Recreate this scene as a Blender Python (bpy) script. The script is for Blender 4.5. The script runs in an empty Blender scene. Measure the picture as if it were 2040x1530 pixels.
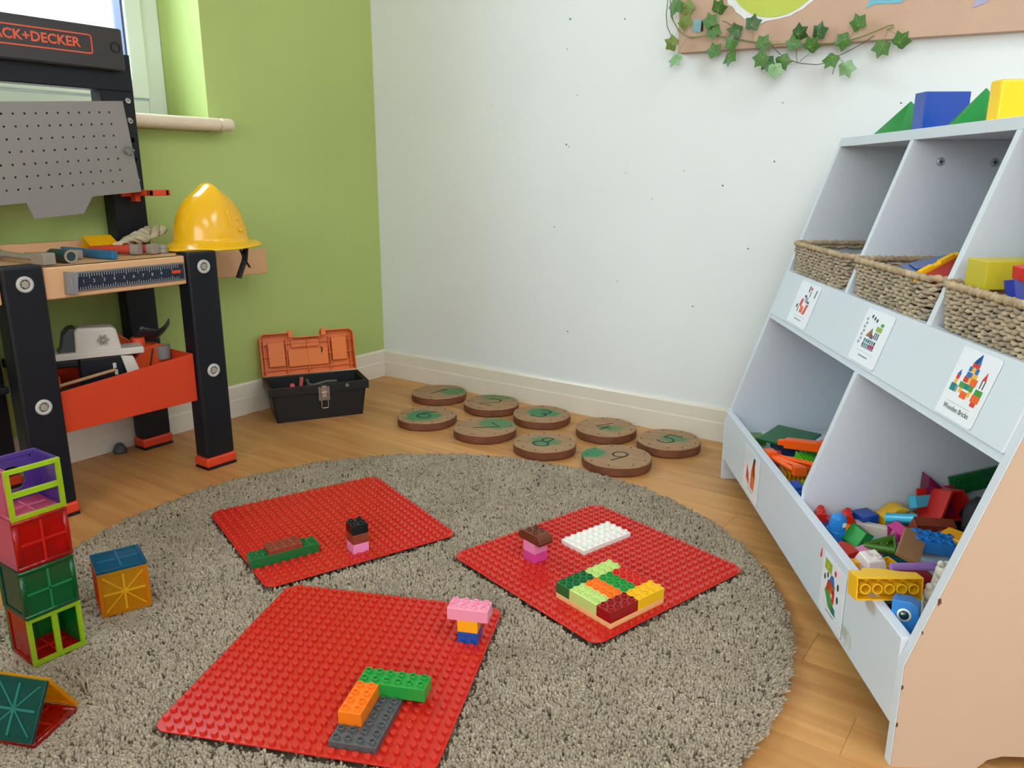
import bpy, bmesh, math, random
import numpy as np
from mathutils import Vector, Matrix, Euler

R = math.radians
scene = bpy.context.scene
C = scene.collection

# ------------------------------------------------------------------ camera, world, light, exposure
cam_d = bpy.data.cameras.new('camera')
cam_d.sensor_fit = 'HORIZONTAL'; cam_d.sensor_width = 36.0
cam_d.lens = 1582.83 * 36.0 / 2040.0
cam_d.clip_start = 0.02
cam = bpy.data.objects.new('camera', cam_d); C.objects.link(cam)
cam.location = (2.0413, -2.0431, 0.7182)
cam.rotation_euler = (Matrix.Rotation(R(35.6341), 3, 'Z') @ Matrix.Rotation(R(90 - 14.7377), 3, 'X') @ Matrix.Rotation(R(0.0965), 3, 'Z')).to_euler()
scene.camera = cam

world = bpy.data.worlds.new('world'); scene.world = world
world.use_nodes = True
bg = world.node_tree.nodes['Background']
bg.inputs[0].default_value = (0.86, 0.93, 1.0, 1)
bg.inputs[1].default_value = 4.0


def area_light(name, loc, rot, sx, sy, power, col):
    d = bpy.data.lights.new(name, 'AREA'); d.shape = 'RECTANGLE'
    d.size = sx; d.size_y = sy; d.energy = power; d.color = col
    o = bpy.data.objects.new(name, d); C.objects.link(o)
    o.location = loc; o.rotation_euler = rot
    return o


# daylight through the window of the green wall, through the windows behind the camera, and the ceiling lamps
area_light('window_daylight', (-0.85, -1.1, 2.05), (0, R(-52), 0), 1.3, 1.5, 104, (0.64, 0.85, 1.0))
area_light('rear_window_daylight', (2.5, -3.92, 1.45), (R(90), 0, 0), 2.2, 1.2, 16, (1.0, 0.95, 0.90))
area_light('ceiling_lamp_light', (3.05, -1.1, 2.36), (0, 0, 0), 1.2, 0.6, 17, (0.90, 0.95, 1.0))
area_light('ceiling_lamp_light', (3.05, -2.6, 2.36), (0, 0, 0), 1.2, 0.6, 16, (0.93, 0.96, 1.0))

vs = scene.view_settings
vs.view_transform = 'Standard'; vs.look = 'None'; vs.gamma = 1.0; vs.use_curve_mapping = False
vs.exposure = 0.18

# ------------------------------------------------------------------ helpers


def lin(c):
    return tuple(((v / 255) / 12.92 if v / 255 <= .04045 else ((v / 255 + .055) / 1.055) ** 2.4) for v in c)


MATS = {}


def mat(name, rgb, rough=.5, metal=0., var=0., scale=8., bump=0., bscale=60., spec=.5, coat=0., stretch=None, sss=0.):
    """Principled material; var adds a soft tonal noise, bump a fine relief."""
    if name in MATS: return MATS[name]
    m = bpy.data.materials.new(name); m.use_nodes = True
    nt = m.node_tree; b = nt.nodes['Principled BSDF']
    c = lin(rgb)
    b.inputs['Base Color'].default_value = (*c, 1)
    b.inputs['Roughness'].default_value = rough
    b.inputs['Metallic'].default_value = metal
    b.inputs['Specular IOR Level'].default_value = spec
    if coat: b.inputs['Coat Weight'].default_value = coat
    tc = None
    if var or bump:
        tc = nt.nodes.new('ShaderNodeTexCoord'); mp = nt.nodes.new('ShaderNodeMapping')
        nt.links.new(tc.outputs['Object'], mp.inputs[0])
        if stretch: mp.inputs['Scale'].default_value = stretch
    if var:
        n = nt.nodes.new('ShaderNodeTexNoise'); n.inputs['Scale'].default_value = scale; n.inputs['Detail'].default_value = 5
        nt.links.new(mp.outputs[0], n.inputs['Vector'])
        mx = nt.nodes.new('ShaderNodeMix'); mx.data_type = 'RGBA'
        mx.inputs[6].default_value = (*[max(0, v * (1 - var)) for v in c], 1)
        mx.inputs[7].default_value = (*[min(1, v * (1 + var)) for v in c], 1)
        rp = nt.nodes.new('ShaderNodeMapRange'); rp.inputs[1].default_value = .3; rp.inputs[2].default_value = .7
        nt.links.new(n.outputs[0], rp.inputs[0]); nt.links.new(rp.outputs[0], mx.inputs[0])
        nt.links.new(mx.outputs[2], b.inputs['Base Color'])
    if bump:
        n2 = nt.nodes.new('ShaderNodeTexNoise'); n2.inputs['Scale'].default_value = bscale; n2.inputs['Detail'].default_value = 4
        nt.links.new(mp.outputs[0], n2.inputs['Vector'])
        bp = nt.nodes.new('ShaderNodeBump'); bp.inputs['Strength'].default_value = bump; bp.inputs['Distance'].default_value = .002
        nt.links.new(n2.outputs[0], bp.inputs['Height']); nt.links.new(bp.outputs[0], b.inputs['Normal'])
    MATS[name] = m
    return m


def plastic(name, rgb, rough=.28):
    return mat(name, rgb, rough=rough, spec=.5)


def tint(name, rgb, opaque=.42):
    """clear coloured plastic: coloured transparency, some scattering, a glossy skin"""
    if name in MATS: return MATS[name]
    m = bpy.data.materials.new(name); m.use_nodes = True
    nt = m.node_tree; nt.nodes.clear()
    out = nt.nodes.new('ShaderNodeOutputMaterial')
    tr = nt.nodes.new('ShaderNodeBsdfTransparent'); df = nt.nodes.new('ShaderNodeBsdfDiffuse'); tl = nt.nodes.new('ShaderNodeBsdfTranslucent')
    gl = nt.nodes.new('ShaderNodeBsdfGlossy'); gl.inputs['Roughness'].default_value = .12
    c = lin(rgb); hi = tuple(min(1, v * 1.35 + .02) for v in c)
    tr.inputs[0].default_value = (*hi, 1); df.inputs[0].default_value = (*c, 1); tl.inputs[0].default_value = (*c, 1)
    m1 = nt.nodes.new('ShaderNodeMixShader'); m1.inputs[0].default_value = .4
    nt.links.new(df.outputs[0], m1.inputs[1]); nt.links.new(tl.outputs[0], m1.inputs[2])
    m2 = nt.nodes.new('ShaderNodeMixShader'); m2.inputs[0].default_value = opaque
    nt.links.new(tr.outputs[0], m2.inputs[1]); nt.links.new(m1.outputs[0], m2.inputs[2])
    lw = nt.nodes.new('ShaderNodeLayerWeight'); lw.inputs[0].default_value = .5
    pw = nt.nodes.new('ShaderNodeMath'); pw.operation = 'POWER'; pw.inputs[1].default_value = 4.0; nt.links.new(lw.outputs['Facing'], pw.inputs[0])
    fr = nt.nodes.new('ShaderNodeMath'); fr.operation = 'MULTIPLY_ADD'; fr.inputs[1].default_value = .5; fr.inputs[2].default_value = .035; nt.links.new(pw.outputs[0], fr.inputs[0])
    m3 = nt.nodes.new('ShaderNodeMixShader')
    nt.links.new(fr.outputs[0], m3.inputs[0]); nt.links.new(m2.outputs[0], m3.inputs[1]); nt.links.new(gl.outputs[0], m3.inputs[2])
    nt.links.new(m3.outputs[0], out.inputs[0])
    MATS[name] = m
    return m


def tag(o, label=None, cat=None, group=None, kind=None):
    if label: o['label'] = label
    if cat: o['category'] = cat
    if group: o['group'] = group
    if kind: o['kind'] = kind
    return o


def chain(o):
    M = Matrix.Identity(4)
    while o is not None:
        M = o.matrix_basis @ M; o = o.parent
    return M


def empty(name, loc, rz=0, label=None, cat=None, group=None, kind=None):
    o = bpy.data.objects.new(name, None); C.objects.link(o)
    o.empty_display_size = .05
    o.location = loc; o.rotation_euler = (0, 0, rz)
    return tag(o, label, cat, group, kind)


class MB:
    """collects shapes; build() links them as one mesh object. T maps local shape space to the space of build()"""

    def __init__(s, T=None):
        s.v = []; s.f = []; s.m = []; s.T = T or Matrix.Identity(4); s.sm = []

    def add(s, vs, fs, T=None, mi=0, smooth=False):
        M = s.T @ T if T is not None else s.T
        n = len(s.v); ids = {}; remap = []
        for v in vs:
            k = (round(v[0], 6), round(v[1], 6), round(v[2], 6))
            if k not in ids:
                ids[k] = n + len(ids); s.v.append(tuple(M @ Vector(v)))
            remap.append(ids[k])
        for q, f in enumerate(fs):
            g = []
            for i in f:
                i = remap[i]
                if not g or (g[-1] != i and g[0] != i): g.append(i)
            if len(g) < 3: continue
            s.f.append(tuple(g)); s.m.append(mi); s.sm.append(smooth[q] if isinstance(smooth, (list, tuple)) else smooth)
        return s

    def box(s, a, b, T=None, mi=0):
        x0, y0, z0 = [min(p, q) for p, q in zip(a, b)]; x1, y1, z1 = [max(p, q) for p, q in zip(a, b)]
        vs = [(x0, y0, z0), (x1, y0, z0), (x1, y1, z0), (x0, y1, z0), (x0, y0, z1), (x1, y0, z1), (x1, y1, z1), (x0, y1, z1)]
        return s.add(vs, [(3, 2, 1, 0), (4, 5, 6, 7), (0, 1, 5, 4), (1, 2, 6, 5), (2, 3, 7, 6), (3, 0, 4, 7)], T, mi)

    def cbox(s, c, size, T=None, mi=0):
        return s.box([c[i] - size[i] / 2 for i in range(3)], [c[i] + size[i] / 2 for i in range(3)], T, mi)

    def prism(s, poly, h0, h1, axis='z', T=None, mi=0, smooth=False):
        """poly (a,b) counter-clockwise, extruded along axis. z:(a,b,h) y:(a,h,b)->x,z outline x:(h,a,b)->y,z outline"""
        n = len(poly)
        def P(a, b, h): return (a, b, h) if axis == 'z' else ((a, h, b) if axis == 'y' else (h, a, b))
        vs = [P(a, b, h0) for a, b in poly] + [P(a, b, h1) for a, b in poly]
        fs = [tuple(range(n))[::-1], tuple(range(n, 2 * n))]
        fs += [(i, (i + 1) % n, n + (i + 1) % n, n + i) for i in range(n)]
        return s.add(vs, fs, T, mi, [False, False] + [smooth] * n)

    def lathe(s, prof, n=20, T=None, mi=0, smooth=True, a0=0., a1=2 * math.pi):
        full = abs(a1 - a0 - 2 * math.pi) < 1e-6
        k = n if full else n + 1
        vs = []
        for i in range(k):
            t = a0 + (a1 - a0) * i / n
            vs += [(r * math.cos(t), r * math.sin(t), z) for r, z in prof]
        m = len(prof); fs = []
        for i in range(n):
            j = (i + 1) % k
            for q in range(m - 1):
                fs.append((i * m + q, j * m + q, j * m + q + 1, i * m + q + 1))
        return s.add(vs, fs, T, mi, smooth)

    def cyl(s, c, r, h, n=16, T=None, mi=0, r2=None, axis='z'):
        r2 = r if r2 is None else r2
        A = {'z': Matrix.Identity(4), 'x': Matrix.Rotation(R(90), 4, 'Y'), 'y': Matrix.Rotation(R(-90), 4, 'X')}[axis]
        M = Matrix.Translation(c) @ A
        if T is not None: M = T @ M
        s.lathe([(0, 0), (r, 0)], n, M, mi, False)
        s.lathe([(r, 0), (r2, h)], n, M, mi, True)
        s.lathe([(r2, h), (0, h)], n, M, mi, False)
        return s

    def ring(s, c, ro, ri, h, n=16, T=None, mi=0, axis='z'):
        A = {'z': Matrix.Identity(4), 'x': Matrix.Rotation(R(90), 4, 'Y'), 'y': Matrix.Rotation(R(-90), 4, 'X')}[axis]
        M = Matrix.Translation(c) @ A
        if T is not None: M = T @ M
        for p in ([(ro, 0), (ro, h)], [(ro, h), (ri, h)], [(ri, h), (ri, 0)], [(ri, 0), (ro, 0)]):
            s.lathe(p, n, M, mi, abs(p[0][0] - p[1][0]) < 1e-9)
        return s

    def tube(s, pts, r, n=8, T=None, mi=0, closed=False, radii=None, flat=1.0, caps=True):
        pts = [Vector(p) for p in pts]; k = len(pts); vs = []
        up = Vector((0, 0, 1)); prev = None
        for i, p in enumerate(pts):
            a = pts[(i - 1) % k] if closed or i > 0 else p; b = pts[(i + 1) % k] if closed or i < k - 1 else p
            d = (b - a).normalized()
            if prev is None:
                u = d.cross(up)
                if u.length < .1: u = d.cross(Vector((1, 0, 0)))
            else: u = prev - d * prev.dot(d)
            u.normalize(); prev = u; w = d.cross(u)
            rr = radii[i] if radii else r
            vs += [tuple(p + u * rr * math.cos(2 * math.pi * j / n) + w * rr * flat * math.sin(2 * math.pi * j / n)) for j in range(n)]
        fs = []
        for i in range(k if closed else k - 1):
            i2 = (i + 1) % k
            for j in range(n):
                j2 = (j + 1) % n
                fs.append((i * n + j, i2 * n + j, i2 * n + j2, i * n + j2))
        s.add(vs, [f[::-1] for f in fs], T, mi, True)
        if not closed and caps:
            s.add(vs, [tuple(range(n)), tuple(range((k - 1) * n, k * n))[::-1]], T, mi)
        return s

    def sphere(s, c, r, n=14, T=None, mi=0, sc=(1, 1, 1), lo=-90, hi=90):
        prof = [(r * math.cos(R(a)), r * math.sin(R(a))) for a in np.linspace(lo, hi, max(5, n // 2 + 1))]
        M = Matrix.Translation(c) @ Matrix.Diagonal((*sc, 1))
        if T is not None: M = T @ M
        return s.lathe(prof, n, M, mi, True)

    def build(s, name, m, parent=None, bevel=0., seg=2, smooth=None, world=True):
        me = bpy.data.meshes.new(name)
        vs = s.v
        if parent is not None and world:
            I = chain(parent).inverted(); vs = [tuple(I @ Vector(v)) for v in vs]
        me.from_pydata(vs, [], s.f)
        ms = m if isinstance(m, (list, tuple)) else [m]
        for x in ms: me.materials.append(x)
        me.polygons.foreach_set('material_index', s.m)
        me.polygons.foreach_set('use_smooth', [True] * len(s.f) if bevel else (s.sm if smooth is None else [smooth] * len(s.f)))
        bm = bmesh.new(); bm.from_mesh(me)
        bmesh.ops.recalc_face_normals(bm, faces=bm.faces)
        bm.to_mesh(me); bm.free()
        me.update()
        o = bpy.data.objects.new(name, me); C.objects.link(o)
        if parent is not None: o.parent = parent
        if bevel:
            md = o.modifiers.new('bevel', 'BEVEL'); md.width = bevel; md.segments = seg
            md.limit_method = 'ANGLE'; md.angle_limit = R(40); md.harden_normals = True
        return o


def at(loc, rot=(0, 0, 0), sc=1.):
    return Matrix.Translation(loc) @ Euler([R(a) for a in rot], 'XYZ').to_matrix().to_4x4() @ Matrix.Scale(sc, 4)


def place(o, loc, rot=(0, 0, 0)):
    o.location = loc; o.rotation_euler = [R(a) for a in rot]
    return o


def recenter(o):
    """move a top-level mesh's origin to the middle of its base"""
    me = o.data; n = len(me.vertices); a = np.empty(n * 3); me.vertices.foreach_get('co', a); a = a.reshape(-1, 3)
    c = np.array([(a[:, 0].min() + a[:, 0].max()) / 2, (a[:, 1].min() + a[:, 1].max()) / 2, a[:, 2].min()])
    me.vertices.foreach_set('co', (a - c).ravel()); me.update()
    o.location = c
    return o


def text_mesh(body, size, extrude=.0004, offset=.0):
    cu = bpy.data.curves.new('text', 'FONT'); cu.body = body; cu.size = size; cu.extrude = extrude; cu.offset = offset
    cu.align_x = 'CENTER'; cu.align_y = 'CENTER'; cu.resolution_u = 3
    t = bpy.data.objects.new('text', cu); C.objects.link(t)
    dg = bpy.context.evaluated_depsgraph_get(); dg.update()
    me = bpy.data.meshes.new_from_object(t.evaluated_get(dg))
    bpy.data.objects.remove(t); bpy.data.curves.remove(cu)
    return me


def text_part(name, body, size, m, parent, M, extrude=.0004, offset=0., sx=1.):
    me = text_mesh(body, size, extrude, offset)
    me.materials.clear(); me.materials.append(m)
    me.transform(Matrix.Diagonal((sx, 1, 1, 1)))
    me.transform(chain(parent).inverted() @ M)
    o = bpy.data.objects.new(name, me); C.objects.link(o); o.parent = parent
    return o


def rrect(w, h, r, n=5):
    p = []
    for cx, cy, a in ((w / 2 - r, h / 2 - r, 0), (-w / 2 + r, h / 2 - r, 90), (-w / 2 + r, -h / 2 + r, 180), (w / 2 - r, -h / 2 + r, 270)):
        for i in range(n + 1):
            t = R(a + 90 * i / n); p.append((cx + r * math.cos(t), cy + r * math.sin(t)))
    return p


random.seed(7)
rng = np.random.default_rng(11)

# ------------------------------------------------------------------ the room
SCUFF = [(0.767, 1.141, 0.004), (0.939, 1.124, 0.0035), (0.76, 1.063, 0.0028), (0.761, 0.804, 0.0035), (0.771, 0.798, 0.002), (1.044, 0.655, 0.002), (0.725, 0.567, 0.003), (0.779, 0.253, 0.003), (1.243, 0.692, 0.0035), (1.373, 0.752, 0.003), (1.323, 0.534, 0.003), (1.132, 0.73, 0.002), (0.795, 0.938, 0.002), (0.959, 0.724, 0.002), (0.491, 0.924, 0.0018), (1.382, 0.89, 0.002), (0.336, 0.684, 0.0018), (0.944, 0.42, 0.002), (1.18, 0.369, 0.0025), (1.649, 0.877, 0.003)]
WT = .012     # baseboard thickness: its faces stand at x = 0 and y = 0, the plaster behind


def wall_mat(name, rgb, marks=True, var=.03):
    m = mat(name, rgb, rough=.6, var=var, scale=1.6, bump=.25, bscale=45, spec=.35)
    if marks:      # small scuffs with a shape of their own
        nt = m.node_tree; b = nt.nodes['Principled BSDF']
        src = b.inputs['Base Color'].links[0].from_socket
        tc = nt.nodes.new('ShaderNodeTexCoord')
        n = nt.nodes.new('ShaderNodeTexNoise'); n.inputs['Scale'].default_value = 48; n.inputs['Detail'].default_value = 1
        nt.links.new(tc.outputs['Object'], n.inputs['Vector'])
        g = nt.nodes.new('ShaderNodeMapRange'); g.inputs[1].default_value = .79; g.inputs[2].default_value = .82
        nt.links.new(n.outputs[0], g.inputs[0])
        mx = nt.nodes.new('ShaderNodeMix'); mx.data_type = 'RGBA'
        mx.inputs[7].default_value = (*lin((120, 116, 108)), 1)
        nt.links.new(g.outputs[0], mx.inputs[0]); nt.links.new(src, mx.inputs[6]); nt.links.new(mx.outputs[2], b.inputs['Base Color'])
    return m


M_white = wall_mat('white_wall_paint', (227, 232, 233), marks=False)
M_green = wall_mat('green_wall_paint', (176, 196, 116), marks=False, var=.05)
M_ceil = mat('ceiling_paint', (235, 234, 230), rough=.8)
M_skirt = mat('gloss_white_paint', (226, 220, 204), rough=.3, var=.04, scale=5)

# floor: sub-floor with planks of wood-look laminate running along the white wall


def floor_mat():
    m = bpy.data.materials.new('oak_laminate'); m.use_nodes = True
    nt = m.node_tree; b = nt.nodes['Principled BSDF']
    tc = nt.nodes.new('ShaderNodeTexCoord'); oi = nt.nodes.new('ShaderNodeObjectInfo')
    ad = nt.nodes.new('ShaderNodeVectorMath'); ad.operation = 'ADD'
    sc = nt.nodes.new('ShaderNodeVectorMath'); sc.operation = 'SCALE'; sc.inputs['Scale'].default_value = 9.0
    cb = nt.nodes.new('ShaderNodeCombineXYZ')
    for i in range(3): nt.links.new(oi.outputs['Random'], cb.inputs[i])
    nt.links.new(cb.outputs[0], sc.inputs[0]); nt.links.new(tc.outputs['Object'], ad.inputs[0]); nt.links.new(sc.outputs[0], ad.inputs[1])
    mp = nt.nodes.new('ShaderNodeMapping'); mp.inputs['Scale'].default_value = (2.2, 26, 26)
    nt.links.new(ad.outputs[0], mp.inputs[0])
    n = nt.nodes.new('ShaderNodeTexNoise'); n.inputs['Scale'].default_value = 1.6; n.inputs['Detail'].default_value = 6; n.inputs['Distortion'].default_value = .6
    nt.links.new(mp.outputs[0], n.inputs['Vector'])
    cr = nt.nodes.new('ShaderNodeValToRGB')
    cr.color_ramp.elements[0].position = .28; cr.color_ramp.elements[0].color = (*lin((180, 124, 70)), 1)
    cr.color_ramp.elements[1].position = .72; cr.color_ramp.elements[1].color = (*lin((206, 155, 94)), 1)
    nt.links.new(n.outputs[0], cr.inputs[0])
    hs = nt.nodes.new('ShaderNodeHueSaturation')
    mr = nt.nodes.new('ShaderNodeMapRange'); mr.inputs[3].default_value = .88; mr.inputs[4].default_value = 1.1
    nt.links.new(oi.outputs['Random'], mr.inputs[0]); nt.links.new(mr.outputs[0], hs.inputs['Value']); nt.links.new(cr.outputs[0], hs.inputs['Color'])
    nt.links.new(hs.outputs[0], b.inputs['Base Color'])
    b.inputs['Roughness'].default_value = .42; b.inputs['Specular IOR Level'].default_value = .4
    bp = nt.nodes.new('ShaderNodeBump'); bp.inputs['Strength'].default_value = .06; bp.inputs['Distance'].default_value = .001
    nt.links.new(n.outputs[0], bp.inputs['Height']); nt.links.new(bp.outputs[0], b.inputs['Normal'])
    return m


M_floor = floor_mat()
M_sub = mat('dark_joint', (150, 106, 64), rough=.8)
fl = tag(MB().box((-.3, -4.2, -.12), (3.9, .3, -.008)).build('floor', M_sub), kind='structure')
PW = .0925
plank_me = {}
rowi = 0; y = 0.012
while y > -4.1:
    x = -.02 - rng.uniform(0, .9); first = True
    near = y > -1.9
    L = 1.18 if near else 4.2
    while x < 3.75:
        x0, x1 = max(x, -.02), min(x + L, 3.75)
        if x1 - x0 > .05:
            key = round(x1 - x0, 3)
            if key not in plank_me:
                b = MB(); w, l = PW - .0004, key - .0003; e = .0004; h = .008
                vs = [(-l/2, -w/2, -h), (l/2, -w/2, -h), (l/2, w/2, -h), (-l/2, w/2, -h), (-l/2, -w/2, -e), (l/2, -w/2, -e), (l/2, w/2, -e), (-l/2, w/2, -e),
                      (-l/2+e, -w/2+e, 0), (l/2-e, -w/2+e, 0), (l/2-e, w/2-e, 0), (-l/2+e, w/2-e, 0)]
                b.add(vs, [(0, 1, 5, 4), (1, 2, 6, 5), (2, 3, 7, 6), (3, 0, 4, 7), (4, 5, 9, 8), (5, 6, 10, 9), (6, 7, 11, 10), (7, 4, 8, 11), (8, 9, 10, 11)])
                po = b.build('plank', M_floor); plank_me[key] = po.data
            else:
                po = bpy.data.objects.new('plank', plank_me[key]); C.objects.link(po)
            po.location = ((x0 + x1) / 2, y - PW / 2, 0); po.parent = fl
        x += L
    y -= PW; rowi += 1

# walls; the green one has the window opening
WZ0, WZ1, WY0, WY1 = .868, 2.08, -.638, -1.66
b = MB()
b.box((-.30, .3, 0), (-WT, WY0, 2.42)); b.box((-.30, WY1, 0), (-WT, -4.2, 2.42))
b.box((-.30, WY0, 0), (-WT, WY1, WZ0 - .034)); b.box((-.30, WY0, WZ1), (-WT, WY1, 2.42))
tag(b.build('wall_left', M_green), kind='structure')
wb = tag(MB().box((-WT, WT, 0), (3.75, .3, 2.42)).build('wall_back', M_white), kind='structure')
M_scuff = mat('scuff_grey', (120, 116, 106), rough=.8); M_scuff2 = mat('scuff_blue', (70, 120, 130), rough=.8)
for k, (x, z, sz) in enumerate(SCUFF):
    p = [(x + sz * (.6 + .5 * rng.random()) * math.cos(t), z + sz * (.5 + .5 * rng.random()) * math.sin(t)) for t in np.linspace(0, 2 * math.pi, 7)[:-1]]
    MB().prism(p, WT - .0004, WT + .001, 'y').build('scuff', M_scuff2 if k == 0 else M_scuff, wb)
tag(MB().box((3.75, .3, 0), (3.9, -4.2, 2.42)).build('wall_right', M_white), kind='structure')
b = MB(); b.box((-.3, -4.05, 0), (1.35, -4.2, 2.42)); b.box((3.65, -4.05, 0), (3.9, -4.2, 2.42)); b.box((1.35, -4.05, 0), (3.65, -4.2, .8)); b.box((1.35, -4.05, 2.1), (3.65, -4.2, 2.42))
tag(b.build('wall_front', M_white), kind='structure')
tag(MB().box((-.3, -4.2, 2.42), (3.9, .3, 2.5)).build('ceiling', M_ceil), kind='structure')

# baseboards with a chamfered top
prof = [(0, 0), (WT, 0), (WT, .092), (.009, .094), (.003, .074), (0, .068)]
b = MB(); b.prism([(-a, z) for a, z in prof], 0, 3.75, 'x', T=Matrix.Translation((0, WT, 0)) @ Matrix.Identity(4))
# outline in (y,z): front face at y = 0, plaster at y = WT
b = MB(); b.prism([(WT, 0), (WT, .096), (.006, .096), (.0015, .090), (.0015, .056), (0, .052), (0, 0)], -WT, 3.75, 'x')
tag(b.build('baseboard_back', M_skirt, smooth=False), kind='structure')
b = MB(); b.prism([(-WT, 0), (0, 0), (0, .052), (-.0015, .056), (-.0015, .092), (-.006, .098), (-WT, .098)], WT, -4.05, 'y')
tag(b.build('baseboard_left', M_skirt, smooth=False), kind='structure')

# window sill: rounded timber nosing
M_sillw = mat('painted_sill', (222, 205, 180), rough=.4, var=.05, scale=6)
pr = [(-.235, WZ0 - .033), (.045, WZ0 - .033)] + [(.045 + .0165 * math.cos(R(a)), WZ0 - .0165 + .0165 * math.sin(R(a))) for a in range(-75, 90, 15)] + [(.045, WZ0), (-.235, WZ0)]
b = MB(); b.prism(pr, WY0 - .006, WY1 + .006, 'y', smooth=False)
b2 = [(x, z) for x, z in pr if x > -.02]
pr2 = [(-.011, WZ0 - .033)] + [p for p in pr if p[0] > -.01] + [(-.011, WZ0)]
b.prism(pr2, WY0 + .034, WY0 - .006, 'y'); b.prism(pr2, WY1 + .006, WY1 - .04, 'y')
o = b.build('trim_1', M_sillw, bevel=.006, seg=3); tag(o, kind='structure')

# window: frame, sash, lower rail, mullions, panes, handle
M_upvc = mat('window_frame_white', (226, 236, 226), rough=.35)
M_seal = mat('window_seal', (70, 84, 120), rough=.5)
M_pane = tint('window_glass', (235, 243, 250), .03)
wr = empty('window_1', (-.23, -1.15, WZ0)); tag(wr, kind='structure')
b = MB(); X0, X1 = -.27, -.205
b.box((X0, WY0, WZ0), (X1, WY0 - .055, WZ1)); b.box((X0, WY1, WZ0), (X1, WY1 + .055, WZ1)); b.box((X0, WY0 - .055, WZ0), (X1, WY1 + .055, WZ0 + .055)); b.box((X0, WY0 - .055, WZ1), (X1, WY1 + .055, WZ1 - .055))
b.build('window_frame', M_upvc, wr, bevel=.004)
ys = [WY0 - .055, (WY0 + WY1) / 2, WY1 + .055]
for i in range(2):
    ya, yb = ys[i] - .004, ys[i + 1] + .004
    b = MB(); S0, S1 = -.262, -.19
    z0, z1 = WZ0 + .058, WZ1 - .058
    b.box((S0, ya, z0), (S1, ya - .05, z1)); b.box((S0, yb, z0), (S1, yb + .05, z1)); b.box((S0, ya - .05, z0), (S1, yb + .05, z0 + .05)); b.box((S0, ya - .05, z1), (S1, yb + .05, z1 - .05))
    sash = b.build('sash', M_upvc, wr, bevel=.004)
    b = MB(); t = .006
    for a0, a1, c0, c1 in ((ya - .05, ya - .05 - t, z0 + .05, z1 - .05), (yb + .05, yb + .05 + t, z0 + .05, z1 - .05)): b.box((-.24, a0, c0), (-.2, a1, c1))
    b.build('seal', M_seal, sash)
    MB().box((-.236, ya - .05, z0 + .05), (-.230, yb + .05, z1 - .05)).build('pane', M_pane, sash)
    hy = (ya + yb) / 2 + (.1 if i == 0 else 0)
    b = MB(); b.box((-.19, hy - .02, z0 + .012), (-.182, hy + .02, z0 + .04)); b.box((-.182, hy - .055, z0 + .02), (-.166, hy + .045, z0 + .033))
    b.build('handle', M_upvc, sash, bevel=.003)

# rear window frame (behind the camera) and ceiling lamp housings
wr2 = empty('window_2', (2.5, -4.1, .8)); tag(wr2, kind='structure')
b = MB(); b.box((1.35, -4.1, .8), (1.41, -4.16, 2.1)); b.box((3.59, -4.1, .8), (3.65, -4.16, 2.1)); b.box((2.47, -4.1, .86), (2.53, -4.16, 2.04)); b.box((1.41, -4.1, .8), (3.59, -4.16, .86)); b.box((1.41, -4.1, 2.04), (3.59, -4.16, 2.1))
b.build('window_frame', M_upvc, wr2, bevel=.004)

# scuffs, a socket-sized door stop by the baseboard
M_rub = mat('grey_rubber', (74, 78, 82), rough=.5)
b = MB(); b.lathe([(0, 0), (.017, 0), (.018, .006), (.014, .014), (.010, .022), (.005, .026), (0, .026)], 16, at((.022, -1.022, 0)))
o = b.build('door_stop', M_rub); recenter(o)
tag(o, 'small dark grey rubber stop on the floor by the baseboard under the workbench', 'door stop')

# ------------------------------------------------------------------ rug
RC = (1.130, -1.111); RR = .662
PL = [((.858, -1.0358), 69.93), ((1.3871, -.8618), 74.68), ((1.2466, -1.3473), 23.77)]
ZP = .022


def rug_mat():
    m = bpy.data.materials.new('shaggy_rug_pile'); m.use_nodes = True
    nt = m.node_tree; b = nt.nodes['Principled BSDF']
    ge = nt.nodes.new('ShaderNodeNewGeometry')
    cr = nt.nodes.new('ShaderNodeValToRGB'); e = cr.color_ramp.elements
    e[0].position = 0.; e[0].color = (*lin((74, 66, 54)), 1)
    e[1].position = 1.; e[1].color = (*lin((184, 171, 149)), 1)
    k = e.new(.03); k.color = (*lin((96, 86, 70)), 1)  # a few tufts coloured dark as painted shadow of gaps in the pile
    k = e.new(.06); k.color = (*lin((154, 142, 122)), 1)
    k = e.new(.8); k.color = (*lin((167, 154, 134)), 1)
    nt.links.new(ge.outputs['Random Per Island'], cr.inputs[0])
    # worn, slightly darker patches
    tc = nt.nodes.new('ShaderNodeTexCoord'); n = nt.nodes.new('ShaderNodeTexNoise'); n.inputs['Scale'].default_value = 9; n.inputs['Detail'].default_value = 3
    nt.links.new(tc.outputs['Object'], n.inputs['Vector'])
    mr = nt.nodes.new('ShaderNodeMapRange'); mr.inputs[1].default_value = .35; mr.inputs[2].default_value = .68; mr.inputs[3].default_value = 1.05; mr.inputs[4].default_value = .86
    nt.links.new(n.outputs[0], mr.inputs[0])
    hs = nt.nodes.new('ShaderNodeHueSaturation'); nt.links.new(mr.outputs[0], hs.inputs['Value']); nt.links.new(cr.outputs[0], hs.inputs['Color'])
    nt.links.new(hs.outputs[0], b.inputs['Base Color'])
    b.inputs['Roughness'].default_value = .85; b.inputs['Specular IOR Level'].default_value = .15
    return m


M_rugb = mat('rug_backing', (112, 100, 84), rough=.95, var=.15, scale=60)
b = MB(); n = 96
b.lathe([(0, 0), (RR - .012, 0), (RR - .006, .004), (RR - .014, .009), (0, .009)], n, at((RC[0], RC[1], .0005)))
rug = b.build('rug', M_rugb); recenter(rug)
tag(rug, 'large round beige shaggy rug in the middle of the wooden floor', 'rug')


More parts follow.
